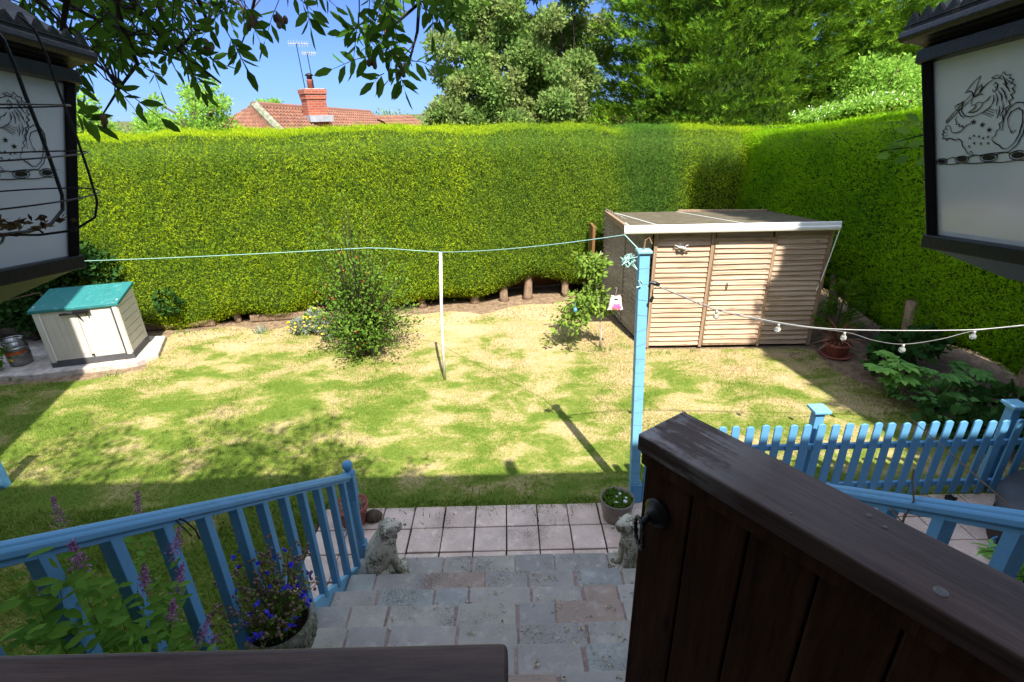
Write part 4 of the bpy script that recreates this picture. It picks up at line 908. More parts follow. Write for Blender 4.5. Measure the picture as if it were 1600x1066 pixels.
def young_tree():
    root = empty('young_tree', (1.43, 7.75, 0), 'slender young fruit tree with drooping leaves left of the shed', 'tree'); root.location = (0, 0, 0)
    x, y = 1.43, 7.76; m = MB(); m.tube([(x, y, -.02), (x, y, .3), (x - .02, y + .01, .6), (x - .10, y + .02, 1.0), (x - .12, y + .05, 1.4), (x - .05, y + .06, 1.62)], [.02, .016, .014, .012, .008, .004], 8); m.build('trunk', M['silver'] if False else M['concrete'], root, smooth=True)
    r = np.random.default_rng(4); P = []; D = []; mb = MB()
    for k in range(52):
        z0 = r.uniform(.62, 1.5); az = r.uniform(0, 6.28) if r.random() < .4 else r.normal(3.14, .7); L = r.uniform(.3, .68) * (1.1 if math.cos(az) < 0 else .5); s0 = np.array([x - .08, y + .02, z0])
        if z0 > 1.2: L *= .55
        path = [s0 + np.array([math.cos(az) * L * t, math.sin(az) * L * .6 * t, .28 * L * t - .85 * L * t * t * (1 if z0 < 1.2 else .1)]) for t in np.linspace(0, 1, 6)]
        mb.tube(path, [.006, .005, .004, .003, .002, .001], 4, False)
        for j in range(44):
            t = r.uniform(.12, 1) * 5; i = min(int(t), 4); f = t - i; q = path[i] * (1 - f) + path[i + 1] * f; off = r.normal(0, .035, 3); P.append(q + off); D.append(off * 1.5 + [0, 0, -.045])
    mb.build('branches', M['twig'], root); V, F = scatter(T_LEAF * [1, 1.35, 1], F_LEAF, np.array(P), frames(np.array(D)), r.uniform(.05, .09, len(P))); mesh_tri('foliage', V, F, M['cherry'], root)
    # patterned bag hung from an outer twig on its right
    bg_ = empty('peg_bag', (1.60, 7.60, .98), 'pink and white printed bag hanging by a hook between young tree and shed', 'bag')
    m = MB(); n = 12; vs = []
    for iz in range(9):
        t = iz / 8; wd = .075 + .045 * t; th = .012 + .03 * math.sin(math.pi * min(1, t * 1.1)); z = -.23 * t
        for k in range(n): a = 2 * math.pi * k / n; vs.append((wd * math.copysign(abs(math.cos(a)) ** .6, math.cos(a)) + .004 * math.sin(7 * a + iz), th * math.sin(a), z + .006 * math.sin(a * 3 + iz)))
    m.add(vs, [(i * n + k, i * n + (k + 1) % n, (i + 1) * n + (k + 1) % n, (i + 1) * n + k) for i in range(8) for k in range(n)] + [tuple(range(n)), tuple(8 * n + k for k in range(n))[::-1]])
    bod = m.build('pouch', M['bagwhite'], bg_, smooth=True)
    m = MB(); m.box((.0, -.038, -.165), (.075, .006, .07), Matrix.Rotation(.4, 3, 'Y')); m.box((.04, -.036, -.15), (.04, .006, .05)); m.box((.065, -.03, -.19), (.04, .006, .05)); m.build('print', M['pink'], bg_, bevel=.002)
    m = MB()
    for k in range(9): m.ball((-.09 + .02 * k, -.03, -.205 - .008 * (k % 3)), (.010, .006, .008), 4)
    m.build('print', M['orangeprint'], bg_)
    m = MB(); m.tube([(-.045 + .09 * t, -.028 - .006 * math.sin(3.14 * t), -.08 + .035 * math.sin(math.pi * t)) for t in np.linspace(0, 1, 9)], [.003, .006, .009, .011, .012, .011, .009, .006, .003], 6); m.build('opening', M['black'], bg_)
    m = MB(); m.tube([(0, 0, 0), (0, 0, .05), (.008, 0, .09), (.016, 0, .11), (.006, 0, .125), (-.01, 0, .118)], .004, 5); m.build('hook', M['palecable'], bg_)
    m = MB(); m.tube([(1.36, 7.78, 1.06), (1.48, 7.68, 1.15), (1.61, 7.60, 1.105), (1.64, 7.59, 1.09)], [.008, .007, .005, .003], 5); tw = m.build('bag_twig', M['twig'], root)
young_tree()
m = MB(); m.ball((.98, 7.55, .78), (.03, .03, .04), 8); m.tube([(.98, 7.55, .82), (.98, 7.56, .9)], .003, 4); tag(m.build('bird_feeder', M['blue'], smooth=True), 'tiny blue hanging feeder in the young tree leaves', 'feeder')

# potted cordyline by the shed corner
def cordyline():
    x, y = 5.02, 7.35; root = empty('potted_cordyline', (x, y, 0), 'bronze strap leaved cordyline in a terracotta pot at the shed corner', 'potted plant')
    m = MB(); m.lathe([(.11, 0), (.13, .02), (.17, .17), (.185, .18), (.185, .22), (.165, .22), (.16, .19), (.01, .18)], n=24); m.build('pot', M['terracotta'], root, smooth=True)
    m = MB(); m.lathe([(.19, 0), (.21, .012), (.22, .03), (.20, .03), (.19, .015)], n=24); m.build('saucer', M['terracotta'], root, smooth=True)
    T = np.array([(0, -.03, 0), (0, .03, 0), (.3, -.045, .06), (.3, .045, .06), (.65, -.035, .02), (.65, .035, .02), (1, 0, -.14)], float); F_ = np.array([(0, 2, 3), (0, 3, 1), (2, 4, 5), (2, 5, 3), (4, 6, 5)])
    n = 70; az = NR.uniform(0, 6.28, n); el = NR.uniform(-.15, 1.3, n); d = np.stack([np.cos(az) * np.cos(el), np.sin(az) * np.cos(el), np.sin(el)], 1)
    R = frames(d, np.tile([[0., 0, 1]], (n, 1))); V, F = scatter(T, F_, np.tile([[0, 0, .24]], (n, 1)) + d * .03, R, NR.uniform(.2, .46, n)); o = mesh_tri('leaves', V, F, M['redstrap'], root)
    cf = empty('young_conifer', (0, 0, 0), 'feathery green young conifer behind the cordyline against the shed corner', 'shrub'); P = []; D = []
    for k in range(120):
        az = NR.uniform(0, 6.28); z0 = NR.uniform(.25, 1.05); L = .42 * (1.15 - z0 * .75); 
        for t in np.linspace(.2, 1, 9): P.append((5.12 + math.cos(az) * L * t, 7.62 + math.sin(az) * L * t * .5, z0 + .35 * L * t)); D.append((math.cos(az), math.sin(az), .45))
    V, F = scatter(T_FAN, F_FAN, np.array(P), frames(np.array(D) + NR.normal(0, .25, (len(P), 3))), NR.uniform(.06, .12, len(P))); mesh_tri('foliage', V, F, M['leyland'], cf)
    m = MB(); m.tube([(5.12, 7.62, 0), (5.12, 7.62, .7), (5.1, 7.6, 1.2)], [.02, .012, .004], 6); m.build('trunk', M['bark'], cf)
cordyline()

def star_leaves(root, centres, L, mat, nl=7, name='leaves'):
    P = []; D = []
    for c, dirn, s in centres:
        dirn = np.array(dirn) / np.linalg.norm(dirn); a = np.cross(dirn, [0, 0, 1.]); a = a / (np.linalg.norm(a) + 1e-6); b_ = np.cross(a, dirn)
        for k in range(nl):
            t = -1.5 + 3.0 * k / (nl - 1); v = dirn * math.cos(t) + a * math.sin(t) + np.array([0, 0, -.12]); P.append(np.array(c)); D.append((v, s * (1 - .25 * abs(t) / 1.5)))
    dd = np.array([d[0] for d in D]); sc = np.array([d[1] for d in D]) * L
    V, F = scatter(T_LEAF * [1, 1.0, 1], F_LEAF, np.array(P), frames(dd, np.tile([[0., 0, 1]], (len(P), 1)) + NR.normal(0, .2, (len(P), 3))), sc); return mesh_tri(name, V, F, mat, root)
def palmate(name, label, cx, cy, spread, n, L, mat, seed, zr=(.15, .5), sy=.6):
    r = random.Random(seed); root = empty(name, (0, 0, 0), label, 'plant'); cs = []; m = MB()
    for k in range(n):
        az = r.uniform(0, 6.28); rr = spread * math.sqrt(r.random()); x = cx + rr * math.cos(az); y = cy + rr * math.sin(az) * sy; z = r.uniform(*zr)
        m.tube([(cx + (x - cx) * .3, cy + (y - cy) * .3, 0), (cx + (x - cx) * .7, cy + (y - cy) * .7, z * .8), (x, y, z)], [.006, .005, .003], 4); cs.append(((x, y, z), (math.cos(az) + r.uniform(-.5, .5), math.sin(az) - .7, r.uniform(-.1, .35)), r.uniform(.7, 1.2)))
    star_leaves(root, cs, L, mat); m.build('stems', M['bushleaf'], root); return root
palmate('palmate_plant', 'bright green plant with sunlit finger like leaves in front of the right hedge', 5.0, 6.05, .36, 17, .20, M['palmate'], 3, (.3, .58))
palmate('palmate_plant', 'darker finger leaved plant in shade behind the bright palmate plant', 5.35, 5.8, .55, 40, .19, M['darkleaf'], 4, (.15, .55))
palmate('ground_plant', 'dark leafy ground plant under the hedge behind the tall fence post', 5.55, 5.15, .55, 26, .15, M['darkleaf'], 6, (.1, .35))
rl = empty('round_leaved_plant', (0, 0, 0), 'low round leaved shrub beneath the right hedge above the last pickets', 'plant')
foliage_cloud('foliage', [(5.25, 4.95, .22), (5.55, 4.9, .3), (5.1, 5.25, .2), (5.75, 5.3, .35), (5.35, 6.6, .5), (5.5, 6.4, .62), (5.25, 6.55, .3)], [[.3, .25, .2]] * 7, 900, .10, M['ivy'], rl, T=T_LEAF, F=F_LEAF, shell=.3, sq=2.6)
m = MB(); [m.tube([(x, y, 0), (x, y + .02, .3)], .01, 5) for x, y in ((5.25, 4.95), (5.55, 5.), (5.35, 6.5), (5.7, 5.3))]; m.build('stems', M['twig'], rl)
m = MB(); p = AY(1424, 560, 6.3); m.tube([(p.x, p.y, .0), (p.x, p.y, p.z)], .022, 8); tag(m.build('dark_stake', M['black']), 'short dark blue stake standing in front of the hedge trunk', 'stake')

# ------------------------------------------------------------------ washing line, poles, fence, lights
m = MB(); m.tube([(-1.0, 6.84, -.02), (-.985, 6.84, .6), (-.96, 6.84, 1.2), (-.915, 6.84, 1.9)], .021, 10)
tag(m.build('clothes_pole', M['poleWhite'], smooth=True), 'slim white painted pole propping the washing line on the lawn', 'pole')
def washing_line():
    a = Vector((-7.9, 8.45, 1.50)); b_ = Vector((-.915, 6.84, 1.905)); c_ = Vector((.95, 4.3, 2.64)); post = Vector((1.03, 4.14, 2.56))
    m = MB()
    def sag(p, q, s, n=14): return [p.lerp(q, i / n) + Vector((0, 0, -s * 4 * (i / n) * (1 - i / n))) for i in range(n + 1)]
    pth = sag(a, AY(545, 389, 7.3), .02) + [AY(575, 387.5, 7.25), AY(610, 388.5, 7.15)] + sag(AY(640, 391, 7.0), b_, .0) + sag(b_, c_, .035)[1:] + [post]
    m.tube(pth, .0048, 5); tag(m.build('washing_line', M['tealcord']), 'thin teal washing line strung across the garden over the white pole', 'washing line')
    m = MB(); r = random.Random(3); c0 = Vector((.955, 4.12, 2.47)); pts = []
    for k in range(90): pts.append(c0 + Vector((r.gauss(0, .03), r.gauss(0, .02), r.gauss(0, .028))))
    m.tube(pts, .0045, 4); tag(m.build('cord_bundle', M['tealcord']), 'tangled bundle of spare teal cord tied by the post top', 'cord')
washing_line()
def tall_post():
    root = empty('tall_post', (1.12, 4.14, 0), 'tall light blue square post with flat cap at the fence end', 'post')
    m = MB(); vs = []; 
    for z, dx in ((0, .05), (1.3, 0), (2.53, -.045)):
        for x, y in ((-1, -1), (1, -1), (1, 1), (-1, 1)): vs.append((x * .042 + dx * 1, y * .042, z))
    fs = [(3, 2, 1, 0), (8, 9, 10, 11)] + [(4 * l + k, 4 * l + (k + 1) % 4, 4 * l + 4 + (k + 1) % 4, 4 * l + 4 + k) for l in (0, 1) for k in range(4)]
    m.add(vs, fs); m.build('shaft', M['lightblue'], root, bevel=.004)
    m = MB(); m.box((-.045, 0, 2.542), (.118, .118, .024)); m.build('cap', M['bluecap'], root, bevel=.006)
    m = MB()
    for k in range(17):
        z = .25 + k * .135; dx = .05 - .05 * min(z, 1.3) / 1.3 - .045 * max(0, z - 1.3) / 1.23; c = Vector((dx, 0, z)); t = rnd.uniform(-.012, .02)
        m.tube([c + Vector((x, y, t * x / .045)) for x, y in ((-.0435, -.0435), (.0435, -.0435), (.0435, .0435), (-.0435, .0435), (-.0435, -.0435))], .0011, 4)
    m.build('wire_wrap', M['cable'], root)
    m = MB(); m.tube([(-.05, -.05, 2.30), (-.09, -.06, 2.32), (-.06, -.06, 2.27), (-.10, -.07, 2.26)], .008, 5); m.build('cleat', M['tealcord'], root)
    m = MB(); m.tube([(-.045, 0, 2.56), (-.04, 0, 2.63), (-.01, 0, 2.65), (.015, 0, 2.60)], .007, 6); m.build('hook', M['drytwig'], root)
    m = MB(); m.box((.06, 0, .12), (.10, .10, .24)); m.build('base_block', M['blue'], root, bevel=.004)
tall_post()
FENCE_Y = 4.13
def picket(m, x, y, z0, z1, wd, th=.018):
    n = 8; pr = [(-wd / 2, z0), (wd / 2, z0), (wd / 2, z1 - .028)] + [(wd / 2 * math.cos(a), z1 - .028 + .028 * math.sin(a)) for a in [math.pi * k / n for k in range(1, n)]] + [(-wd / 2, z1 - .028)]
    k = len(pr); vs = [(x + a, y + s, b_) for s in (-th / 2, th / 2) for a, b_ in pr]
    m.add(vs, [tuple(range(k)), tuple(range(k, 2 * k))[::-1]] + [(i, i + k, (i + 1) % k + k, (i + 1) % k) for i in range(k)])
def fence():
    root = empty('picket_fence', (0, 0, 0), 'blue round topped picket fence across the right side of the patio', 'fence')
    x = 1.27; k = 0
    while x < 6.3:
        m = MB(); picket(m, 0, 0, .05 + rnd.uniform(-.008, .008), .885 + rnd.uniform(-.008, .008), .073); o = m.build('picket', M['blue'], root, bevel=.003, seg=1); o.location = (x, FENCE_Y - .03, 0); o.rotation_euler = (0, rnd.uniform(-.008, .008), 0)
        x += .1315 + rnd.uniform(-.003, .003); k += 1
    for z in (.62, .16):
        m = MB(); m.box((3.75, FENCE_Y, z), (5.1, .035, .055)); m.build('rail', M['blue'], root, bevel=.003)
    for x in (2.86, 4.70, 6.35):
        m = MB(); m.box((x, FENCE_Y + .09, .47), (.085, .085, .98)); p = m.build('post', M['blue'], root, bevel=.004)
        m = MB(); m.box((x, FENCE_Y + .09, .975), (.155, .155, .028)); m.box((x, FENCE_Y + .09, .95), (.115, .115, .022)); m.build('cap', M['lightblue'], p, bevel=.005)
fence()
lp = empty('fence_post', (-5.52, 4.62, 0), 'blue fence post with square cap at the left edge of the lawn', 'post')
m = MB(); m.box((0, 0, .27), (.09, .09, .56)); m.build('shaft', M['blue'], lp, bevel=.004); m = MB(); m.box((0, 0, .66), (.15, .15, .03)); m.box((0, 0, .60), (.05, .05, .10)); m.build('cap', M['blue'], lp, bevel=.005)
def lights():
    m = MB(); pts = [AY(1013, 441, 4.10), AY(1060, 460, 4.3), AY(1120, 482, 4.5), AY(1217, 504, 4.6), AY(1320, 515, 4.6), AY(1500, 516, 4.5), AY(1600, 508, 4.4), AY(1760, 490, 4.2)]
    def smooth(P, n=6):
        out = []
        for i in range(len(P) - 1):
            p0 = P[max(i - 1, 0)]; p1 = P[i]; p2 = P[i + 1]; p3 = P[min(i + 2, len(P) - 1)]
            for k in range(n):
                t = k / n; out.append(.5 * ((2 * p1) + (p2 - p0) * t + (2 * p0 - 5 * p1 + 4 * p2 - p3) * t * t + (3 * p1 - p0 - 3 * p2 + p3) * t ** 3))
        return out + [P[-1]]
    m.tube(smooth(pts), .0038, 5)
    root = empty('string_lights', (0, 0, 0), 'festoon cable with clear bulbs strung from the tall post to the right', 'string lights')
    m.build('guide_wire', M['palecable'], root)
    q = [AY(1013, 441, 4.10), AY(1062, 462, 4.28), AY(1120, 485, 4.48), AY(1217, 506, 4.58), AY(1320, 519, 4.58), AY(1365, 532, 4.55), AY(1412, 538, 4.55), AY(1470, 530, 4.5), AY(1523, 517, 4.48), AY(1600, 509, 4.38), AY(1760, 491, 4.2)]
    m = MB(); m.tube(smooth(q), .004, 5); m.build('cable', M['cable'], root)
    for x, y, Y in ((1120, 485, 4.48), (1217, 506, 4.58), (1320, 519, 4.58), (1412, 538, 4.55), (1523, 517, 4.48)):
        p = AY(x, y, Y); m = MB(); m.lathe([(.010, 0), (.013, -.008), (.013, -.03), (.010, -.034)], tuple(p), 10); sk_ = m.build('socket', M['palecable'], root, smooth=True)
        m = MB(); m.ball((p.x, p.y, p.z - .058), .028, 12); m.build('bulb', M['bulb'], root, smooth=True)
        m = MB(); m.tube([(p.x - .006, p.y, p.z - .034), (p.x - .008, p.y, p.z - .06), (p.x + .008, p.y, p.z - .06), (p.x + .006, p.y, p.z - .034)], .0015, 4); m.build('filament', M['palecable'], sk_)
    m = MB(); a = AY(1016, 441, 4.08); m.tube([a, a + Vector((.04, -.01, -.01)), a + Vector((.075, -.01, -.02))], [.012, .02, .012], 8); m.tube([a + Vector((.07, 0, -.02)), a + Vector((.02, -.01, -.07)), a + Vector((.03, -.01, -.13))], .004, 5); m.tube([a + Vector((.03, -.01, -.12)), a + Vector((.012, -.01, -.165))], [.012, .016], 8); m.build('plug', M['black'], root)
lights()
m = MB(); m.box((4.22, 4.02, .05), (.06, .06, .05)); m.box((4.235, 3.985, .075), (.03, .02, .03)); m.tube([(4.20, 4.0, .03), (4.19, 3.97, .10)], .006, 5); tag(m.build('solar_light', M['black'], bevel=.005), 'tiny black and white gadget at the foot of the picket fence', 'gadget')
m = MB(); p = G(1302, 737, .0); m.lathe([(.04, 0), (.04, .09), (.03, .10), (.01, .10)], (2.98, 4.28, 0), 12); tag(m.build('black_canister', M['black']), 'small black canister behind the left fence post', 'canister')

# hot tub / covered round thing at the right edge
tb = empty('covered_tub', (4.92, 3.1, 0), 'round dark tub under a black vinyl cover at the right edge', 'tub')
m = MB(); m.lathe([(.84, .012), (.86, .04), (.86, .40), (.84, .42)], n=48); m.build('side', M['tubside'], tb, smooth=True)
m = MB(); m.lathe([(.88, .36), (.885, .40), (.87, .44), (.82, .465), (.5, .50), (.1, .515), (.01, .515)], n=48); m.build('cover', M['tub'], tb, smooth=True)

# ------------------------------------------------------------------ stair rails
RZ = lambda y: .95 + .685 * (3.42 - y)
def stair_rail(side):
    X = -1.33 if side < 0 else 1.40
    root = empty('stair_railing', (X, 0, 0), 'blue wooden ' + ('handrail with square balusters left of the steps' if side < 0 else 'handrail right of the steps beyond the brown gate'), 'railing'); root.location = (0, 0, 0)
    # moulded handrail profile
    y0, y1 = 3.40, .62; prof = [(-.034, -.012), (-.034, .004), (-.028, .012), (-.024, .013), (-.020, .022), (-.008, .029), (.008, .029), (.020, .022), (.024, .013), (.028, .012), (.034, .004), (.034, -.012), (.022, -.020), (.022, -.034), (-.022, -.034), (-.022, -.020)]
    m = MB(); vs = []; n = len(prof)
    for y in (y0, 2.8, 2.2, 1.6, 1.1, y1):
        for a, b_ in prof: vs.append((X + a, y + b_ * .565 * 1, RZ(y) + b_ * .825))
    fs = [(i * n + k, i * n + (k + 1) % n, (i + 1) * n + (k + 1) % n, (i + 1) * n + k) for i in range(5) for k in range(n)] + [tuple(range(n)), tuple(5 * n + k for k in range(n))[::-1]]
    m.add(vs, fs); m.build('handrail', M['blue'], root, bevel=.0015, seg=1)
    y = 3.26
    while y > .6:
        z1 = RZ(y) - .03; z0 = RZ(y) - .94
        m = MB(); m.add([(X + a, y + b_, z) for z, s in ((z0, 0), (z1, 0)) for a, b_ in ((-.023, -.023), (.023, -.023), (.023, .023), (-.023, .023))], [(3, 2, 1, 0), (4, 5, 6, 7), (0, 1, 5, 4), (1, 2, 6, 5), (2, 3, 7, 6), (3, 0, 4, 7)])
        for q in (4, 5, 6, 7): v = m.v[q]; m.v[q] = (v[0], v[1], RZ(v[1]) - .028)
        for q in (0, 1, 2, 3): v = m.v[q]; m.v[q] = (v[0], v[1], RZ(v[1]) - .94)
        m.build('baluster', M['blue'], root, bevel=.002, seg=1); y -= .215
    m = MB(); m.bar((X, 3.36, RZ(3.36) - 1.0), (X, .5, RZ(.5) - 1.0), .036, .17); m.build('stringer', M['lightblue'], root, bevel=.004)
    # newel
    Yn = 3.43; nw = empty('newel_post', (X, Yn, 0)); nw.parent = root
    for zz, hh in ((.13, .26), (.86, .24)):
        m = MB(); m.box((0, 0, zz), (.085, .085, hh)); m.build('block', M['blue'], nw, bevel=.006)
    m = MB(); m.lathe([(.03, .25), (.040, .265), (.040, .285), (.030, .295), (.036, .31), (.040, .34), (.034, .45), (.034, .66), (.040, .72), (.030, .735), (.038, .75), (.030, .76)], n=20); m.build('shaft', M['blue'], nw, smooth=True)
    m = MB(); m.lathe([(.046, .975), (.05, .985), (.035, 1.0), (.018, 1.01), (.018, 1.02)], n=16); m.ball((0, 0, 1.052), .042, 16); m.build('ball_finial', M['blue'], nw, smooth=True)
stair_rail(-1); stair_rail(1)

# ------------------------------------------------------------------ stone dogs
def dog(x, y, z, face, label, rz=0):
    root = empty('stone_dog', (x, y, z), label, 'statue', 'stone dogs flanking the steps', rz=rz); root.scale = (.93, .93, .95)
    f = face; V = []; E = []; Rr = []
    def add(p, r, parent=None):
        V.append((p[0] * f, p[1], p[2])); Rr.append(r); i = len(V) - 1
        if parent is not None: E.append((parent, i))
        return i
    pel = add((-.12, 0, .13), .125); a = add((-.08, 0, .23), .12, pel); b_ = add((-.01, 0, .33), .112, a); c_ = add((.035, 0, .42), .084, b_); d = add((.055, 0, .49), .080, c_); e = add((.105, 0, .487), .060, d); g_ = add((.145, 0, .468), .044, e); g2 = add((.168, 0, .460), .034, g_)
    for s in (-1, 1):
        ear = add((.03, s * .068, .525), .020, d); ear2 = add((.03, s * .092, .49), .022, ear); add((.04, s * .094, .455), .014, ear2)
        sh_ = add((.045, s * .065, .28), .055, b_); el = add((.07, s * .062, .16), .038, sh_); wr = add((.085, s * .058, .05), .031, el); add((.135, s * .06, .024), .027, wr)
        hp = add((-.09, s * .085, .12), .062, pel); kn = add((.0, s * .10, .10), .045, hp); hk = add((-.02, s * .105, .035), .028, kn); add((.06, s * .105, .022), .022, hk)
    t = add((-.17, .03, .06), .025, pel); add((-.16, .12, .03), .018, t)
    me = bpy.data.meshes.new('body'); me.from_pydata(V, E, []); o = bpy.data.objects.new('body', me); COL.objects.link(o); o.parent = root
    sk_ = o.modifiers.new('skin', 'SKIN'); sk_.use_smooth_shade = True; lay = me.skin_vertices[0] if len(me.skin_vertices) else None
    if lay is None:
        bm = bmesh.new(); bm.from_mesh(me); bm.verts.layers.skin.verify(); bm.to_mesh(me); bm.free(); lay = me.skin_vertices[0]
    for i, r in enumerate(Rr): lay.data[i].radius = (r, r)
    lay.data[0].use_root = True
    sb = o.modifiers.new('sub', 'SUBSURF'); sb.levels = 2; sb.render_levels = 2
    tx = bpy.data.textures.new('stone_noise', 'CLOUDS'); tx.noise_scale = .03; dm = o.modifiers.new('rough', 'DISPLACE'); dm.texture = tx; dm.strength = .008; dm.mid_level = .5
    me.materials.append(M['dog'])
    m = MB()
    for s in (-1, 1): m.ball((f * .118, s * .048, .520), (.011, .008, .010), 6)
    m.build('eyes', M['dog'], root)
    m = MB(); m.ball((f * .196, 0, .478), (.014, .018, .012), 8); m.build('nose', M['dog'], root, smooth=True)
    m = MB(); m.tube([(f * (.03 + .088 * math.cos(t) * .95), .09 * math.sin(t), .405 + f * 0 + .02 * -math.cos(t)) for t in [2 * math.pi * k / 20 for k in range(21)]], .009, 6, False); m.build('collar', M['dog'], root, smooth=True)
    m = MB(); m.box((-.01 * f, 0, .012), (.37, .21, .024)); m.build('plinth', M['dog'], root, bevel=.008)
dog(-1.06, 3.19, .15, 1, 'sitting lichen spotted stone dog at the left foot of the steps facing right', rz=RAD(20))
dog(.93, 3.19, .15, -1, 'sitting lichen spotted stone dog at the right foot of the steps beside the gate', rz=RAD(8))

# ------------------------------------------------------------------ pots
def lawn_pot():
    root = empty('patio_pot', (.95, 3.90, .027), 'banded grey brown glazed pot with green weeds beside the tall post', 'pot')
    m = MB(); m.lathe([(.105, 0), (.12, .01), (.145, .12), (.152, .20), (.158, .215), (.158, .235), (.146, .235), (.142, .20), (.01, .195)], n=32); m.build('pot', M['glaze'], root, smooth=True)
    m = MB(); m.lathe([(.141, .18), (.141, .205), (.01, .21)], n=20); m.build('compost', M['compost'], root)
    n = 420; a = NR.uniform(0, 6.28, n); rr = .13 * np.sqrt(NR.random(n)); P = np.stack([rr * np.cos(a), rr * np.sin(a), np.full(n, .205)], 1); d = NR.normal(0, .7, (n, 3)); d[:, 2] = .8
    V, F = scatter(T_LEAF * [1, 1.2, 1], F_LEAF, P, frames(d), NR.uniform(.02, .06, n)); mesh_tri('weeds', V, F, M['bushleaf'], root)
    m = MB()
    for (x, y, s) in ((.03, .06, .022), (.06, -.05, .026), (-.02, -.06, .02), (.08, .0, .018), (0, .02, .016)): m.ball((x, y, .228), (s, s * .8, s * .7), 7)
    m.build('white_pebbles', M['white'], root, smooth=True)
lawn_pot()
def newel_pot():
    root = empty('terracotta_pot', (-1.55, 3.92, .027), 'pinkish terracotta pot half hidden behind the ball topped post', 'pot')
    m = MB(); m.lathe([(.10, 0), (.115, .02), (.14, .17), (.155, .18), (.158, .22), (.145, .22), (.135, .18), (.01, .17)], n=28); m.build('pot', M['terracotta'], root, smooth=True)
    foliage_cloud('plant', [(.0, 0, .22), (.06, -.02, .18)], [[.09, .09, .05]] * 2, 260, .035, M['silverleaf'], root, shell=.2)
    st = MB(); st.ball((-1.37, 3.95, .07), (.09, .07, .06), 8); tag(st.build('stone_lump', M['bark'], smooth=True), 'rough dark stone lump on the paving beside the terracotta pot', 'stone')
newel_pot()
def urn():
    x, y, z = -1.20, 1.85, 1.006; root = empty('stone_urn', (x, y, z), 'mossy stone urn with a Greek key band planted with blue lobelia', 'planter')
    m = MB(); m.lathe([(.09, 0), (.10, .012), (.095, .03), (.08, .045), (.115, .075), (.150, .13), (.164, .19), (.166, .25), (.172, .262), (.174, .285), (.168, .298), (.150, .30), (.142, .285), (.138, .24), (.01, .235)], n=40); m.build('bowl', M['urn'], root, smooth=True)
    m = MB(); nk = 13; R = .1665
    for k in range(nk):
        a0 = 2 * math.pi * k / nk; wd = 2 * math.pi / nk; key = [(0, 0), (0, 1), (.82, 1), (.82, .22), (.36, .22), (.36, .62), (.58, .62)]
        pts = [(R * math.cos(a0 + u * wd), R * math.sin(a0 + u * wd), .178 + .062 * v) for u, v in key]
        for p_, q_ in zip(pts[:-1], pts[1:]): m.bar(p_, q_, .010, .010, up=(math.cos(a0), math.sin(a0), .01))
        pb = [(R * math.cos(a0 + u * wd), R * math.sin(a0 + u * wd), .178) for u in (0, .5, 1)]; m.tube(pb, .004, 4)
    m.build('greek_key', M['urn'], root)
    m = MB(); m.lathe([(.136, .225), (.136, .255), (.05, .268), (.01, .27)], n=24); m.build('compost', M['compost'], root)
    pl = empty('lobelia', (x, y, z), 'blue flowering lobelia with dry stalks growing in the stone urn', 'plant')
    r = np.random.default_rng(6); ms = MB(); P = []; D = []; FP = []; SP = []
    for k in range(115):
        az = r.uniform(0, 6.28); sp = r.uniform(.03, .21); hh = r.uniform(.12, .44) * (1.15 - sp * 1.3); s0 = np.array([.05 * math.cos(az), .05 * math.sin(az), .26]); dr_ = np.array([math.cos(az), math.sin(az), 0])
        pth = [s0 + dr_ * sp * t ** 1.2 + np.array([0, 0, hh * (t - .15 * t * t)]) + r.normal(0, .004, 3) for t in np.linspace(0, 1, 6)]; ms.tube(pth, .0019, 3, False)
        if k % 5 < 1:
            for _ in range(2): q = pth[-1] + r.normal(0, .018, 3); FP.append(q)
        else: SP.append(pth[-1]); SP.append(pth[-1] + r.normal(0, .012, 3)); SP.append(pth[-2] + r.normal(0, .015, 3))
        for _ in range(9): i = r.integers(1, 5); P.append(pth[i] + r.normal(0, .01, 3)); D.append(r.normal(0, 1, 3) + dr_)
    for _ in range(260): a = r.uniform(0, 6.28); q = .12 * math.sqrt(r.random()); P.append(np.array([q * math.cos(a), q * math.sin(a), .26 + r.uniform(0, .10)])); D.append(r.normal(0, 1, 3))
    ms.build('stems', M['drytwig'], pl); V, F = scatter(T_DIA, F_DIA, np.array(P), frames(np.array(D)), r.uniform(.012, .030, len(P))); mesh_tri('leaves', V, F, M['bushleaf'], pl)
    FPn = np.repeat(np.array(FP), 5, 0); V, F = scatter(T_DIA * [1, 1.7, 1], F_DIA, FPn, frames(r.normal(size=FPn.shape)), r.uniform(.014, .024, len(FPn))); mesh_tri('flowers', V, F, M['flowb'], pl)
    m = MB()
    for q in SP: m.ball(tuple(q), (.0085, .0085, .009), 4)
    m.build('seed_heads', M['seed'], pl)
urn()

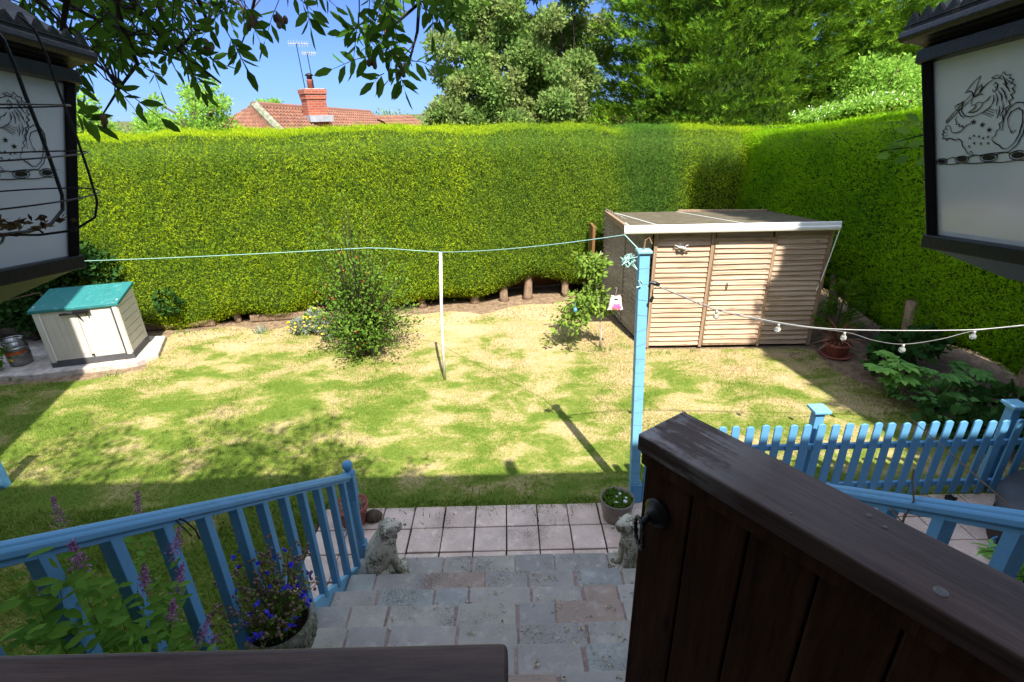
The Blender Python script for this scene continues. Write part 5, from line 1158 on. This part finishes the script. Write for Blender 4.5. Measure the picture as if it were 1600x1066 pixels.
# flowering shrub leaning over the left rail
def spiraea():
    root = empty('flowering_shrub', (-1.75, 1.5, 0), 'leafy shrub with mauve flower spikes growing through the left railing', 'shrub'); root.location = (0, 0, 0)
    r = random.Random(12); m = MB(); P = []; D = []; L = []; F1 = []
    tips = [(90, 800, 1.75), (215, 795, 1.8), (60, 905, 1.45), (225, 905, 1.5), (190, 975, 1.35), (120, 870, 1.5), (270, 955, 1.7), (30, 960, 1.3), (150, 930, 1.35), (320, 985, 1.75), (280, 905, 1.7), (90, 990, 1.25), (240, 1000, 1.5), (180, 880, 1.6), (20, 900, 1.4), (140, 1000, 1.2), (60, 950, 1.25), (200, 940, 1.45), (275, 850, 2.0), (10, 1000, 1.2), (110, 945, 1.3), (35, 860, 1.55), (170, 1010, 1.3), (330, 1010, 1.8)]
    for k, (px, py, Y) in enumerate(tips * 3):
        tp = AY(px, py, Y) if k < 2 else AX(px + (r.gauss(0, 16) if k >= 24 else 0), py + (abs(r.gauss(0, 22)) if k >= 24 else 0), -1.24 + r.uniform(-.16, .06)); b_ = Vector((-1.75 + r.uniform(-.12, .12), 1.35 + r.uniform(-.2, .2), 0)); mid = Vector((b_.x * .7 + tp.x * .3, b_.y * .6 + tp.y * .4, tp.z * .6))
        pth = [(b_ * (1 - t) ** 2 + mid * 2 * t * (1 - t) + tp * t * t) for t in [i / 9 for i in range(10)]]; m.tube(pth[:9], [.0045 - .0038 * i / 8 for i in range(9)], 5, False)
        nl = 32
        for j in range(nl):
            t = .35 + .63 * (j / nl); i = min(int(t * 9), 8); q = pth[i].lerp(pth[i + 1], t * 9 - i); ax = (pth[i + 1] - pth[i]).normalized(); az = j * 2.4
            s = ax.cross(Vector((.3, .2, .9))).normalized(); u = s.cross(ax); dv = s * math.cos(az) + u * math.sin(az) + ax * .5; dv.z -= .15; P.append(tuple(q)); D.append(tuple(dv)); L.append(r.uniform(.055, .105) * (1.15 - .5 * (j / nl)))
        if k in (0, 1, 2, 3, 5, 6, 9, 10, 18, 23): F1.append((pth[-1], (pth[-1] - pth[-2]).normalized()))
    m.build('stems', M['twig'], root); V, F = scatter(T_LEAF * [1, .95, 1], F_LEAF, np.array(P), frames(np.array(D), np.tile([[0., -.3, 1]], (len(P), 1)) + NR.normal(0, .35, (len(P), 3))), np.array(L)); mesh_tri('leaves', V, F, M['spleaf'], root)
    Pf = []
    for c, ax in F1:
        for j in range(260): t = r.random(); q = c - ax * (.06 - .13 * t) + Vector((r.gauss(0, 1), r.gauss(0, 1), r.gauss(0, 1))) * (.013 * (1.15 - t)); Pf.append(tuple(q))
    V, F = scatter(T_DIA * [1, 1.6, 1], F_DIA, np.array(Pf), frames(NR.normal(size=(len(Pf), 3))), NR.uniform(.004, .010, len(Pf))); mesh_tri('flowers', V, F, M['flowp'], root)
spiraea()

# dry vines on the rails and cane, small bamboo at the lower right
m = MB(); m.tube([AX(200, 815, -1.36), AX(235, 808, -1.33) + Vector((0, 0, .012)), AX(265, 806, -1.31) + Vector((0, 0, .01)), AX(290, 815, -1.29), AX(305, 828, -1.28), AX(312, 842, -1.28)], .0035, 5); m.tube([AX(265, 806, -1.31) + Vector((0, 0, .01)), AX(288, 826, -1.29), AX(300, 838, -1.28)], .0025, 5)
tag(m.build('dry_vine', M['twig']), 'thin dry vine tendril draped over the left handrail', 'vine')
m = MB(); m.tube([AX(1400, 868, 1.36), AX(1413, 806, 1.38), AX(1420, 797, 1.40) + Vector((0, 0, .02)), AX(1440, 792, 1.42) + Vector((0, 0, .02)), AX(1465, 795, 1.44)], .004, 5); m.tube([AX(1412, 812, 1.37), AX(1428, 782, 1.37), AX(1425, 752, 1.37), AX(1428, 733, 1.37)], .003, 5); m.tube([AX(1409, 815, 1.37), AX(1398, 803, 1.37), AX(1391, 793, 1.37)], .003, 5)
tag(m.build('dry_vine', M['drytwig']), 'curling brown vine stems over the right handrail', 'vine')
bm_ = empty('narrow_leaved_plant', (0, 0, 0), 'narrow leaved green plant with a long bare cane beyond the right handrail', 'plant')
m = MB(); m.tube([(2.35, 1.8, .9), AY(1588, 800, 2.2), AY(1500, 722, 2.45), AY(1412, 645, 2.75)], [.006, .005, .004, .002], 5); m.tube([(2.5, 1.7, 0), (2.4, 1.78, .6), (2.35, 1.8, .9)], .008, 6); m.build('cane', M['drytwig'], bm_)
P = []; D = []; m = MB()
for k in range(16):
    a = AY(1640 + rnd.uniform(-40, 60), 880 + rnd.uniform(-40, 60), 1.95 + rnd.uniform(-.15, .15)); b_ = AY(1545 + rnd.uniform(-12, 50), 840 + rnd.uniform(0, 78), 1.95 + rnd.uniform(-.15, .15)); m.tube([Vector((2.4, 1.8, .1)), a, b_], [.004, .003, .0015], 4)
    for j in range(16): t = rnd.random(); P.append(tuple(a.lerp(b_, t))); v = (b_ - a).normalized() + Vector((rnd.gauss(0, .3), rnd.gauss(0, .3), rnd.gauss(0, .25))); D.append(tuple(v))
m.build('stems', M['twig'], bm_); V, F = scatter(T_LEAF * [1, .5, 1], F_LEAF, np.array(P), frames(np.array(D)), NR.uniform(.06, .12, len(P))); mesh_tri('leaves', V, F, M['palmate'], bm_)
hs = empty('coiled_hose', (0, 0, 0), 'dark blue coiled hose on the paving under the right handrail', 'hose')
m = MB(); c = G(1590, 875, .05); m.tube([(c.x + .16 * math.cos(t) * (1 + .03 * t), c.y + .16 * math.sin(t), .04 + .008 * t) for t in np.linspace(0, 18, 90)], .012, 6); m.build('coil', M['blue'], hs)

# ------------------------------------------------------------------ brown gate leaves
def gate(name, label, origin, rz, L, ring, t_cap=.100, top=3.10):
    """x along the leaf, y = thickness away from the viewer, z absolute"""
    root = empty(name, (origin[0], origin[1], 0), label, 'gate', rz=rz)
    m = MB(); m.box((L / 2, t_cap / 2, top - .0165), (L, t_cap, .033)); m.build('cap', M['gatecap'] if ring else M['gatecap2'], root, bevel=.004 if ring else .007, seg=3)
    m = MB(); m.box((L / 2 + .002, .036, top - .0335 - .0135), (L - .008, .060, .027)); m.build('rail', M['gatebody'], root, bevel=.003)
    m = MB(); m.box((L / 2, .072, 2.12), (L - .01, .026, .10)); m.build('rail', M['gatebody'], root, bevel=.003)
    for px, py, rr in ((1470, 925, .0075), (1358, 806, .004), (1383, 824, .0035), (1236, 803, .002)) if ring else ():
        g_ = G(px, py, top) - Vector((origin[0], origin[1], top)); ax_ = Vector((math.cos(rz), math.sin(rz), 0)); ay_ = Vector((-math.sin(rz), math.cos(rz), 0))
        m = MB(); m.lathe([(rr, 0), (rr, .0006), (rr * .6, .0012)], (g_.dot(ax_), g_.dot(ay_), top), 16); m.build('screw_plug', M['plug'], root)
    x = .006; wd = .0985; k = 0
    while x < L - .02:
        x1 = min(x + wd, L - .006); m = MB(); m.box(((x + x1) / 2, .038, (2.06 + top - .062) / 2), (x1 - x - .0035, .040, top - .062 - 2.06)); m.build('board', M['gatebody'], root, bevel=.003)
        x = x1; k += 1
    m = MB(); m.box((L / 2, .042, (2.08 + top - .07) / 2), (L - .02, .02, top - .07 - 2.08)); m.build('back_panel', M['gatebody'], root)
    if ring:
        hx, hz = .046, 2.955; h = empty('ring_handle', (hx, .016, hz)); h.parent = root
        m = MB(); m.lathe([(.024, 0), (.026, .004), (.022, .009), (.014, .012), (.013, .020), (.008, .026), (.001, .027)], n=20)
        m.v = [(v[0], -v[2], v[1] * 1.15) for v in m.v]; m.build('plate', M['black'], h, smooth=True)
        m = MB(); m.tube([(0, -.018, .004), (0, -.034, .002), (0, -.040, -.006)], [.007, .006, .005], 8); m.build('boss', M['black'], h, smooth=True)
        m = MB(); R = .026; N_ = 40; c = Vector((-.006, -.034, -.028)); tw = []
        for k in range(N_ + 1): t = 2 * math.pi * k / N_; tw.append(c + Vector((R * .80 * math.cos(t), -.004 - .014 * math.cos(t), R * math.sin(t))))
        m.tube(tw, [.0034 + .0008 * math.sin(k * 2.2) for k in range(N_ + 1)], 8, False); m.build('ring', M['black'], h, smooth=True)
    return root
u = Vector((.275, -.392, 0)).normalized()
gate('open_gate', 'open dark brown boarded gate leaf with black ring handle in the right foreground', (.207, .742), math.atan2(u.y, u.x), .98, True, .118)
o_ = gate('closed_gate', 'closed dark brown gate leaf whose flat top crosses the lower left corner', (-.012, .372), math.pi, 1.0, False, .10, 3.10)
for x, y, lab in ((-1.06, .32, 'square dark brown porch post left of the gate'), (.83, -.12, 'square dark brown porch post at the hinge of the open gate')):
    m = MB(); m.box((x, y, 3.9), (.10, .10, 3.9)); tag(m.build('porch_post', M['gatebody'], bevel=.005), lab, 'post')

# ------------------------------------------------------------------ lanterns
CR = {'lines': [
 [(371,300),(345,318),(325,340),(311,357),(330,352),(345,362),(347,378),(354,362),(360,335),(371,300)],
 [(343,364),(236,462),(242,470),(352,374)], [(236,462),(233,468),(240,473),(242,470)], [(352,360),(378,335),(382,345),(372,362)], [(347,378),(358,380),(370,372)],
 [(275,420),(270,407),(283,400),(298,397),(305,390),(308,400),(298,408)], [(275,420),(284,425),(300,420),(305,408)], [(280,410),(290,415)],[(286,402),(294,410)],
 [(283,450),(277,462),(285,475),(283,485),(297,483),(298,495),(312,492),(318,505),(330,492),(345,488),(352,475)],
 [(287,425),(300,448),(318,462)],
 [(305,396),(302,430),(318,452),(345,460),(372,455)],
 [(345,385),(340,403),(346,414),(356,410),(364,416),(356,428),(332,440),(350,442),(368,438),(385,425),(391,408),(372,404),(360,408)],
 [(345,385),(358,373),(373,366),(385,350),(402,334),(424,324)], [(370,376),(382,372),(388,378)], [(391,408),(408,400),(420,385)],
 [(425,348),(432,336),(443,348),(440,364),(430,374),(424,362)], [(432,350),(436,360)],
 [(415,316),(432,309),(450,318),(458,302),(472,318),(487,318),(484,331),(500,339),(493,350),(509,362),(498,371),(509,385),(495,393),(506,408),(491,416),(499,433),(483,441),(486,463),(474,470),(478,490),(464,500),(470,518),(457,525),(455,543),(444,552),(443,562)],
 [(415,316),(430,322),(446,322),(458,330)], [(458,318),(470,340),(480,352)], [(448,372),(462,392),(466,420)], [(455,360),(472,382),(480,408)], [(462,345),(480,364),(492,384)], [(440,380),(448,404),(446,428)], [(470,420),(474,446),(466,470)], [(430,384),(434,404),(428,420)], [(458,430),(460,456),(452,478)], [(484,340),(492,356)], [(472,330),(484,345)], [(448,440),(450,462)], [(480,395),(484,420)], [(466,335),(474,352),(478,366)],
 [(372,455),(395,446),(418,432),(430,418)], [(408,440),(440,456)], [(400,446),(440,466)], [(416,434),(442,446)], [(394,450),(430,470)],
 [(265,515),(258,492),(246,485),(233,487),(238,497),(222,504),(229,512),(220,522),(230,529),(223,541),(238,540),(247,551),(252,541),(270,545),(284,552),(300,546),(316,560),(321,580),(334,592),(346,614),(360,602),(372,616)],
 [(265,515),(285,521),(305,515),(325,498)], [(240,500),(250,506)], [(233,514),(246,518)], [(236,530),(248,528)],
 [(443,562),(455,575),(472,584),(486,598),(505,601)],
 [(478,528),(480,478),(496,442),(520,425),(545,430),(560,455),(563,500),(556,545),(540,585),(512,612),(488,616)], [(500,512),(494,482),(504,458),(528,447),(545,460),(550,500),(543,545),(528,580),(504,600)], [(500,512),(515,540),(530,530)],
 [(352,618),(400,622),(440,616),(500,612)],
 [(205,643),(240,655),(277,657),(323,652),(380,655),(437,652),(492,653),(548,646),(600,650)], [(205,643),(229,630),(255,634),(277,626),(300,630),(323,624),(350,628),(380,620),(410,624),(437,618),(465,622),(492,612),(520,618),(548,610),(600,615)],
 [(345,552),(350,545),(354,553)], [(362,543),(366,536),(371,545)], [(383,547),(388,540),(392,549)], [(402,556),(407,548),(410,558)], [(366,573),(371,566),(376,576)], [(394,578),(399,570),(403,580)], [(423,578),(428,570),(433,579)], [(420,552),(425,545),(430,554)], [(345,585),(350,578),(355,588)]],
 'discs': [((229, 643), 20, 9), ((323, 637), 23, 10), ((437, 633), 26, 11), ((548, 627), 24, 12)],
 'stars': [(360, 482), (397, 497), (427, 520)]}
CW0, CZ0 = 381., 480.
def lantern(side, label):
    cx, cy, zt_, zb_ = (.73 if side > 0 else -.75), .71, 3.655, 3.405
    a, b_ = .13, .095
    root = empty('wall_lantern', (cx, cy, 0), label, 'lantern')
    Rt = Matrix.Rotation(RAD(-6), 3, 'X'); pl_ = Vector((0, .13, zt_)); loc = Vector((cx, cy, 0)) + pl_ - Rt @ pl_; root.location = loc; root.rotation_euler = (RAD(-6), 0, 0)
    C4 = [(-1, -1), (1, -1), (1, 1), (-1, 1)]
    def P4(s, z, o=0): k = (z - zb_) / (zt_ - zb_); h = b_ + (a - b_) * k + o; return Vector((s[0] * h, s[1] * h, z))
    m = MB()
    for s in C4: m.bar(P4(s, zb_), P4(s, zt_), .013, .013)
    for z, h in ((zb_ - .004, .020), (zt_ + .002, .018)):
        for i in range(4): m.bar(P4(C4[i], z, .004), P4(C4[(i + 1) % 4], z, .004), .020, h)
    m.build('frame', M['lantern'], root, bevel=.002)
    for i in range(4):
        s0, s1 = C4[i], C4[(i + 1) % 4]; m = MB(); o = -.003
        q = [P4(s0, zb_, o), P4(s1, zb_, o), P4(s1, zt_, o), P4(s0, zt_, o)]; nrm = (q[1] - q[0]).cross(q[3] - q[0]).normalized() * .003
        m.add([p for p in q] + [p - nrm for p in q], [(0, 1, 2, 3), (7, 6, 5, 4), (0, 4, 5, 1), (1, 5, 6, 2), (2, 6, 7, 3), (3, 7, 4, 0)]); m.build('pane', M['opal'], root)
    # etched crest on the pane that faces the gate
    inw = -1 if side > 0 else 1; A_ = P4((inw, 1), zt_, -.002); B_ = P4((inw, 1), zb_, -.002); n_ = Vector((inw, 0, -(a - b_) / (zt_ - zb_))).normalized(); hor = Vector((0, 1, 0)); vert = n_.cross(hor); vert = vert if vert.z < 0 else -vert
    right = -hor if side > 0 else hor     # screen right: towards the viewer on the right lantern
    S_ = .00041
    ref, uv = (((1530, 189), (381, 480)) if side > 0 else ((72, 228), (563, 510)))
    rr_ = ray(*ref); org = Rt @ P4((inw, 1), zt_, -.003) + loc; nw_ = Rt @ n_; kk = (org - CAM).dot(nw_) / rr_.dot(nw_); hit = Rt.transposed() @ (CAM + rr_ * kk - loc)
    mid = hit - right * ((uv[0] - CW0) * S_ * .90) - vert * ((uv[1] - CZ0) * S_ * .74)
    def cp(x, y): return mid + right * ((x - CW0) * S_ * .90) + vert * ((y - CZ0) * S_ * .74) + n_ * .0008
    m = MB()
    for ln in CR['lines']:
        pts = [cp(*p) for p in ln]; nn = len(pts); m.tube(pts, [.00032 + .00034 * math.sin(math.pi * i / max(1, nn - 1)) for i in range(nn)], 4)
    m.build('crest_outline', M['etch'], root)
    m = MB()
    for (x, y), rx_, ry_ in CR['discs']:
        nn = 16; vs = [cp(x + rx_ * math.cos(t), y + ry_ * math.sin(t)) for t in [2 * math.pi * k / nn for k in range(nn)]]; vs2 = [v - n_ * .0014 for v in vs]; m.add(vs + vs2, [tuple(range(nn)), tuple(range(nn, 2 * nn))[::-1]])
        ring = [cp(x + rx_ * 1.35 * math.cos(t), y + ry_ * 1.5 * math.sin(t)) for t in [2 * math.pi * k / nn for k in range(nn + 1)]]; m.tube(ring, .0005, 4, False)
    for x, y in CR['stars']:
        vs = [cp(x + (13 if k % 2 == 0 else 5) * math.sin(math.pi * k / 5), y - (13 if k % 2 == 0 else 5) * math.cos(math.pi * k / 5)) for k in range(10)]; m.add(vs, [tuple(range(10))])
    m.build('crest_fill', M['etch'], root)
    # cornice, roof with toothed edge, finial, base
    m = MB(); rings = [(a - .004, zt_ + .004), (a + .004, zt_ + .012), (a + .010, zt_ + .018), (a + .018, zt_ + .022), (a + .026, zt_ + .024), (a + .029, zt_ + .030), (a + .027, zt_ + .038), (a + .020, zt_ + .044)]
    vs = [(s[0] * h, s[1] * h, z) for h, z in rings for s in C4]; m.add(vs, [(i * 4 + k, i * 4 + (k + 1) % 4, i * 4 + 4 + (k + 1) % 4, i * 4 + 4 + k) for i in range(len(rings) - 1) for k in range(4)] + [(3, 2, 1, 0), tuple(range(len(vs) - 4, len(vs)))]); m.build('cornice', M['lantern'], root, bevel=.0015)
    m = MB(); rings = [(a + .026, zt_ + .044), (a - .01, zt_ + .07), (a - .055, zt_ + .115), (.035, zt_ + .165), (.03, zt_ + .19)]
    vs = [(s[0] * h, s[1] * h, z) for h, z in rings for s in C4]; m.add(vs, [(i * 4 + k, i * 4 + (k + 1) % 4, i * 4 + 4 + (k + 1) % 4, i * 4 + 4 + k) for i in range(len(rings) - 1) for k in range(4)] + [tuple(range(len(vs) - 4, len(vs)))]); m.build('roof', M['lroof'], root)
    m = MB(); h = a + .022; N_ = 13
    for i in range(4):
        s0 = Vector((*C4[i], 0)) * h; s1 = Vector((*C4[(i + 1) % 4], 0)) * h; zc_ = zt_ + .040; out = Vector((C4[i][0] + C4[(i + 1) % 4][0], C4[i][1] + C4[(i + 1) % 4][1], 0)).normalized()
        for k in range(N_):
            p = s0.lerp(s1, k / N_); q = s0.lerp(s1, (k + 1) / N_); t_ = (p + q) / 2; hh = .020 + .002 * math.sin(k * 1.7)
            base = [Vector((p.x, p.y, zc_)), Vector((q.x, q.y, zc_)), Vector((q.x, q.y, zc_ + .006)), Vector((t_.x, t_.y, zc_ + hh)), Vector((p.x, p.y, zc_ + .006))]
            m.add([v + out * .002 for v in base] + [v - out * .003 for v in base], [(0, 1, 2, 3, 4), (9, 8, 7, 6, 5), (1, 6, 7, 2), (2, 7, 8, 3), (3, 8, 9, 4), (4, 9, 5, 0)])
    m.build('toothed_trim', M['lroof'], root)
    m = MB(); m.lathe([(.03, zt_ + .19), (.04, zt_ + .20), (.015, zt_ + .215), (.02, zt_ + .23), (.004, zt_ + .26)], n=14); m.build('finial', M['lantern'], root, smooth=True)
    m = MB(); m.add([(s[0] * h_, s[1] * h_, z) for h_, z in ((b_ + .006, zb_ - .012), (.03, zb_ - .05)) for s in C4], [(0, 1, 5, 4), (1, 2, 6, 5), (2, 3, 7, 6), (3, 0, 4, 7), (4, 5, 6, 7), (3, 2, 1, 0)]); m.build('base', M['lantern'], root, bevel=.002)
    sx = 1 if side > 0 else -1
    m = MB(); m.tube([(sx * .10, -.02, zb_ - .01), (sx * .16, -.05, zb_ - .05), (sx * .27, -.10, zb_ - .02), (sx * .33, -.13, zb_ + .08)], .011, 8); m.box((sx * .335, -.14, zb_ + .06), (.02, .07, .16)); m.build('bracket', M['lantern'], root)
    m = MB(); m.box((cx + sx * .395, .56, 3.9), (.10, .12, 3.9)); tag(m.build('lantern_post', M['gatebody'], bevel=.005), 'dark brown porch post carrying the ' + ('right' if side > 0 else 'left') + ' lantern', 'post')
lantern(1, 'black lantern with an etched lion crest at the right edge')
lantern(-1, 'black lantern with a cropped lion crest behind a wire cage at the left edge')

# curved wire cage hanging in front of the left lantern
def cage():
    root = empty('wire_cage', (0, 0, 0), 'dark curved wire hanging cage with moss in its bottom in front of the left lantern', 'hanging basket')
    X0 = -.545; prof = [(-14, 40), (5, 62), (22, 100), (40, 150), (62, 205), (82, 260), (97, 305), (98, 328), (80, 350), (45, 362), (0, 368)]
    # profile measured in one vertical plane, then turned about the hanging axis
    P = [AX(px, py, X0) for px, py in prof]; ax_y = AX(-62, 200, X0).y
    rad = [(p.y - ax_y, p.z) for p in P]; n = 5; m = MB(); base = len(rad)
    fine = []
    for i in range(len(rad) - 1):
        for k in range(4): t = k / 4; fine.append((rad[i][0] * (1 - t) + rad[i + 1][0] * t, rad[i][1] * (1 - t) + rad[i + 1][1] * t))
    fine.append(rad[-1])
    for k in range(n):
        a = 2 * math.pi * k / n; m.tube([(X0 + r_ * math.sin(a), ax_y + r_ * math.cos(a), z) for r_, z in fine], .0013 if k else .0021, 6)
    m.build('ribs', M['black'], root, smooth=True)
    for zpx in (168, 238, 300):
        z = AX(60, zpx, X0).z; r_ = np.interp(-z, [-q[1] for q in fine], [q[0] for q in fine]); m = MB(); m.tube([(X0 + r_ * math.sin(a), ax_y + r_ * math.cos(a), z) for a in np.linspace(0, 2 * math.pi, 41)], .0009, 5, False); m.build('hoop', M['black'], root, smooth=True)
    zb_ = fine[-1][1]; r_b = max(q[0] for q in fine) * .93; P_ = NR.normal(0, 1, (120, 3)) * [r_b * .25, r_b * .3, .003] + [X0, ax_y, zb_ + .008]; V, F = scatter(T_DIA, F_DIA, P_, frames(NR.normal(size=(120, 3)) * [1, 1, .4]), NR.uniform(.006, .014, 120)); mesh_tri('moss_lining', V, F, M['brown'], root)
    m = MB(); m.tube([(X0, ax_y, fine[0][1] - .01), (X0, ax_y, 4.3)], .003, 6); m.build('chain', M['black'], root)
cage()

# ------------------------------------------------------------------ overhanging tree
def overhang():
    root = empty('overhanging_tree', (-3.1, .5, 0), 'dark leafy tree whose drooping branches hang into the top left of the view', 'tree'); root.location = (0, 0, 0)
    r = random.Random(8); m = MB(); m.tube([(-3.2, .3, -.05), (-3.15, .35, 1.5), (-3.1, .4, 3.2), (-2.8, .5, 4.6), (-2.3, .7, 5.4)], [.17, .14, .12, .09, .06], 10); m.build('trunk', M['bark'], root, smooth=True)
    br = [  # pixel polylines with their distance ahead
        ([(60, -260, 1.2), (170, -60, 1.5), (215, 15, 1.7), (255, 60, 1.75), (300, 95, 1.8), (345, 130, 1.8)], .013),
        ([(170, -60, 1.5), (190, 40, 1.6), (215, 100, 1.65), (185, 140, 1.7), (160, 180, 1.7)], .009),
        ([(120, -90, 1.4), (105, 0, 1.5), (95, 60, 1.5), (150, 100, 1.6), (190, 130, 1.65)], .009),
        ([(250, -90, 1.6), (310, 0, 1.75), (325, 35, 1.8), (290, 65, 1.8), (262, 95, 1.8)], .009),
        ([(300, -120, 1.6), (400, -10, 1.8), (388, 40, 1.85), (375, 75, 1.85)], .007),
        ([(310, -120, 1.6), (470, -20, 1.8), (480, 15, 1.8)], .005),
        ([(400, -260, 1.4), (600, -70, 1.8), (655, 5, 1.9), (652, 50, 1.95), (640, 95, 1.95), (620, 130, 1.95)], .009),
        ([(600, -70, 1.8), (690, -10, 1.9), (700, 30, 1.95), (690, 75, 1.95)], .006),
        ([(655, 5, 1.9), (610, 45, 1.95), (590, 80, 1.95), (575, 95, 1.95)], .005),
        ([(0, -120, 1.3), (60, -20, 1.5), (150, 30, 1.6), (230, 60, 1.7)], .008),
        ([(-40, -160, 1.2), (20, -30, 1.4), (70, 10, 1.5), (120, 60, 1.6)], .008)]
    m = MB(); nodes = []
    for pl, rad in br:
        P = [AY(x, y, Y) for x, y, Y in pl]; n = len(P); m.tube(P, [rad * (1 - .75 * i / (n - 1)) for i in range(n)], 6)
        for i in range(n - 1):
            for k in range(4): nodes.append(P[i].lerp(P[i + 1], k / 4))
    top = Vector((-2.3, .7, 5.4))
    for i in (0, 2, 3, 4, 5, 6, 9, 10):
        p = AY(*br[i][0][0]); m.tube([top, top.lerp(p, .5) + Vector((0, 0, .15)), p], [.035, .022, br[i][1]], 6)
    # compound leaves: (px, py, heading angle in the picture, size)
    L = []; D = []; P = []
    def compound(b_, e, nn, s):
        ax = (e - b_); ln = ax.length; axn = ax.normalized(); side = axn.cross(Vector((r.gauss(0, .25), -1, r.gauss(0, .25)))).normalized(); m.tube([b_, b_.lerp(e, .5) + Vector((0, 0, .006)), e], [.0016, .0012, .0007], 4, False)
        for k in range(nn):
            q = b_.lerp(e, .25 + .7 * k / nn)
            for sg in (-1, 1): v = side * sg * .85 + axn * .75 + Vector((r.gauss(0, .12), r.gauss(0, .3), r.gauss(0, .12) - .1)); P.append(tuple(q)); D.append(tuple(v)); L.append(s * r.uniform(.8, 1.15))
        P.append(tuple(e)); D.append(tuple(axn)); L.append(s * 1.1)
    regions = [((165, 20), (150, 34), 44), ((220, 70), (90, 40), 26), ((140, 105), (38, 30), 8), ((325, 8), (65, 24), 14), ((430, -12), (50, 14), 6), ((40, 5), (50, 14), 7), ((635, 8), (58, 28), 17), ((602, 55), (44, 34), 10), ((685, 0), (30, 22), 5), ((628, 100), (24, 12), 3), ((165, 145), (14, 10), 2), ((285, 95), (22, 18), 3)]
    def near(p): return min(nodes, key=lambda n: (n - p).length)
    for (cx, cy), (rx_, ry_), cnt in regions:
        cy -= 20
        for _ in range(cnt):
            a = r.uniform(0, 6.28); q = math.sqrt(r.random()); x = cx + rx_ * q * math.cos(a); y = cy + ry_ * q * math.sin(a); Y = (1.5 + .3 * min(1, x / 300)) + r.uniform(-.18, .22); 
            p = AY(x, y, Y); nd = near(p); dv = (p - nd); 
            if dv.length > .02: m.tube([nd, nd.lerp(p, .5) + Vector((0, 0, .01)), p], [.0028, .0022, .0015], 4, False)
            dr_ = dv.normalized() if dv.length > .02 else Vector((0, 0, -1)); dr_ = (dr_ * .7 + Vector((r.gauss(0, .5), r.gauss(0, .35), -.55 + r.gauss(0, .3)))).normalized(); compound(p, p + dr_ * r.uniform(.09, .145), r.choice([2, 3, 3]), r.uniform(.036, .053))
    for x, y, x2, y2, Y, nn in ((352, 45, 385, 108, 1.8, 3), (362, 60, 378, 92, 1.8, 2), (436, 0, 415, 62, 1.8, 2), (590, 85, 520, 108, 1.9, 3), (640, 95, 678, 105, 1.9, 2), (580, 60, 545, 38, 1.9, 3), (600, 115, 585, 128, 1.9, 2), (110, 170, 150, 195, 1.65, 3), (625, 120, 632, 140, 1.9, 2), (480, 10, 485, 40, 1.8, 2)): compound(AY(x, y, Y), AY(x2, y2, Y), nn, .062)
    m.build('branches', M['twig'], root)
    # crown above, outside the picture, that dapples the lawn
    Cc = np.stack([NR.uniform(-5.2, -.6, 60), NR.uniform(-.1, 1.15, 60), NR.uniform(5.2, 6.6, 60)], 1); k = NR.integers(0, 60, 5200); Pc = Cc[k] + NR.normal(0, .2, (5200, 3))
    Pa = np.concatenate([np.array(P), Pc]); Da = np.concatenate([np.array(D), NR.normal(size=(5200, 3))]); La = np.concatenate([np.array(L), NR.uniform(.06, .1, 5200)])
    V, F = scatter(T_LEAF * [1, .95, 1], F_LEAF, Pa, frames(Da), La); mesh_tri('foliage', V, F, M['ash'], root)
    ms = MB()
    for x, y, Y in ((248, 0, 1.7), (163, 192, 1.66), (322, 72, 1.8), (395, 37, 1.8), (600, 38, 1.9), (584, 98, 1.9), (628, 105, 1.9), (435, 30, 1.8)):
        c = AY(x, y, Y)
        for _ in range(7): ms.ball((c.x + r.gauss(0, .008), c.y + r.gauss(0, .008), c.z + r.gauss(0, .010)), (.008, .006, .012), 5)
    ms.build('seed_clusters', M['seed'], root)
overhang()
p0 = AX(1425, 205, .9); ln = empty('leafy_twig', (0, 0, 0), 'leafy green twig poking out from behind the right lantern', 'twig'); P = []; D = []
pa = AY(1445, 210, 1.35); pb = AY(1400, 222, 1.4); m = MB(); m.tube([AY(1500, 180, 1.3), pa, pb], [.003, .002, .001], 5); m.tube([AY(1500, 250, 1.3), AY(1440, 228, 1.4), AY(1375, 236, 1.4)], [.003, .002, .001], 5); m.build('stem', M['twig'], ln)
for x, y, dx, dz in ((1442, 190, -.1, 1), (1425, 183, -.8, .35), (1412, 200, -1, .2), (1405, 215, -1, -.1), (1430, 215, -1, -.3), (1380, 236, -1, -.1), (1395, 228, -1, .2), (1410, 238, -.8, -.4), (1440, 235, -.6, -.8)): p = AY(x + 12, y + 6, 1.4); P.append(tuple(p)); D.append((dx, rnd.uniform(-.2, .2), dz))
V, F = scatter(T_LEAF * [1, 1.2, 1], F_LEAF, np.array(P), frames(np.array(D), np.tile([[0., -1, .3]], (len(P), 1))), np.full(len(P), .04)); mesh_tri('leaves', V, F, M['spleaf'], ln)
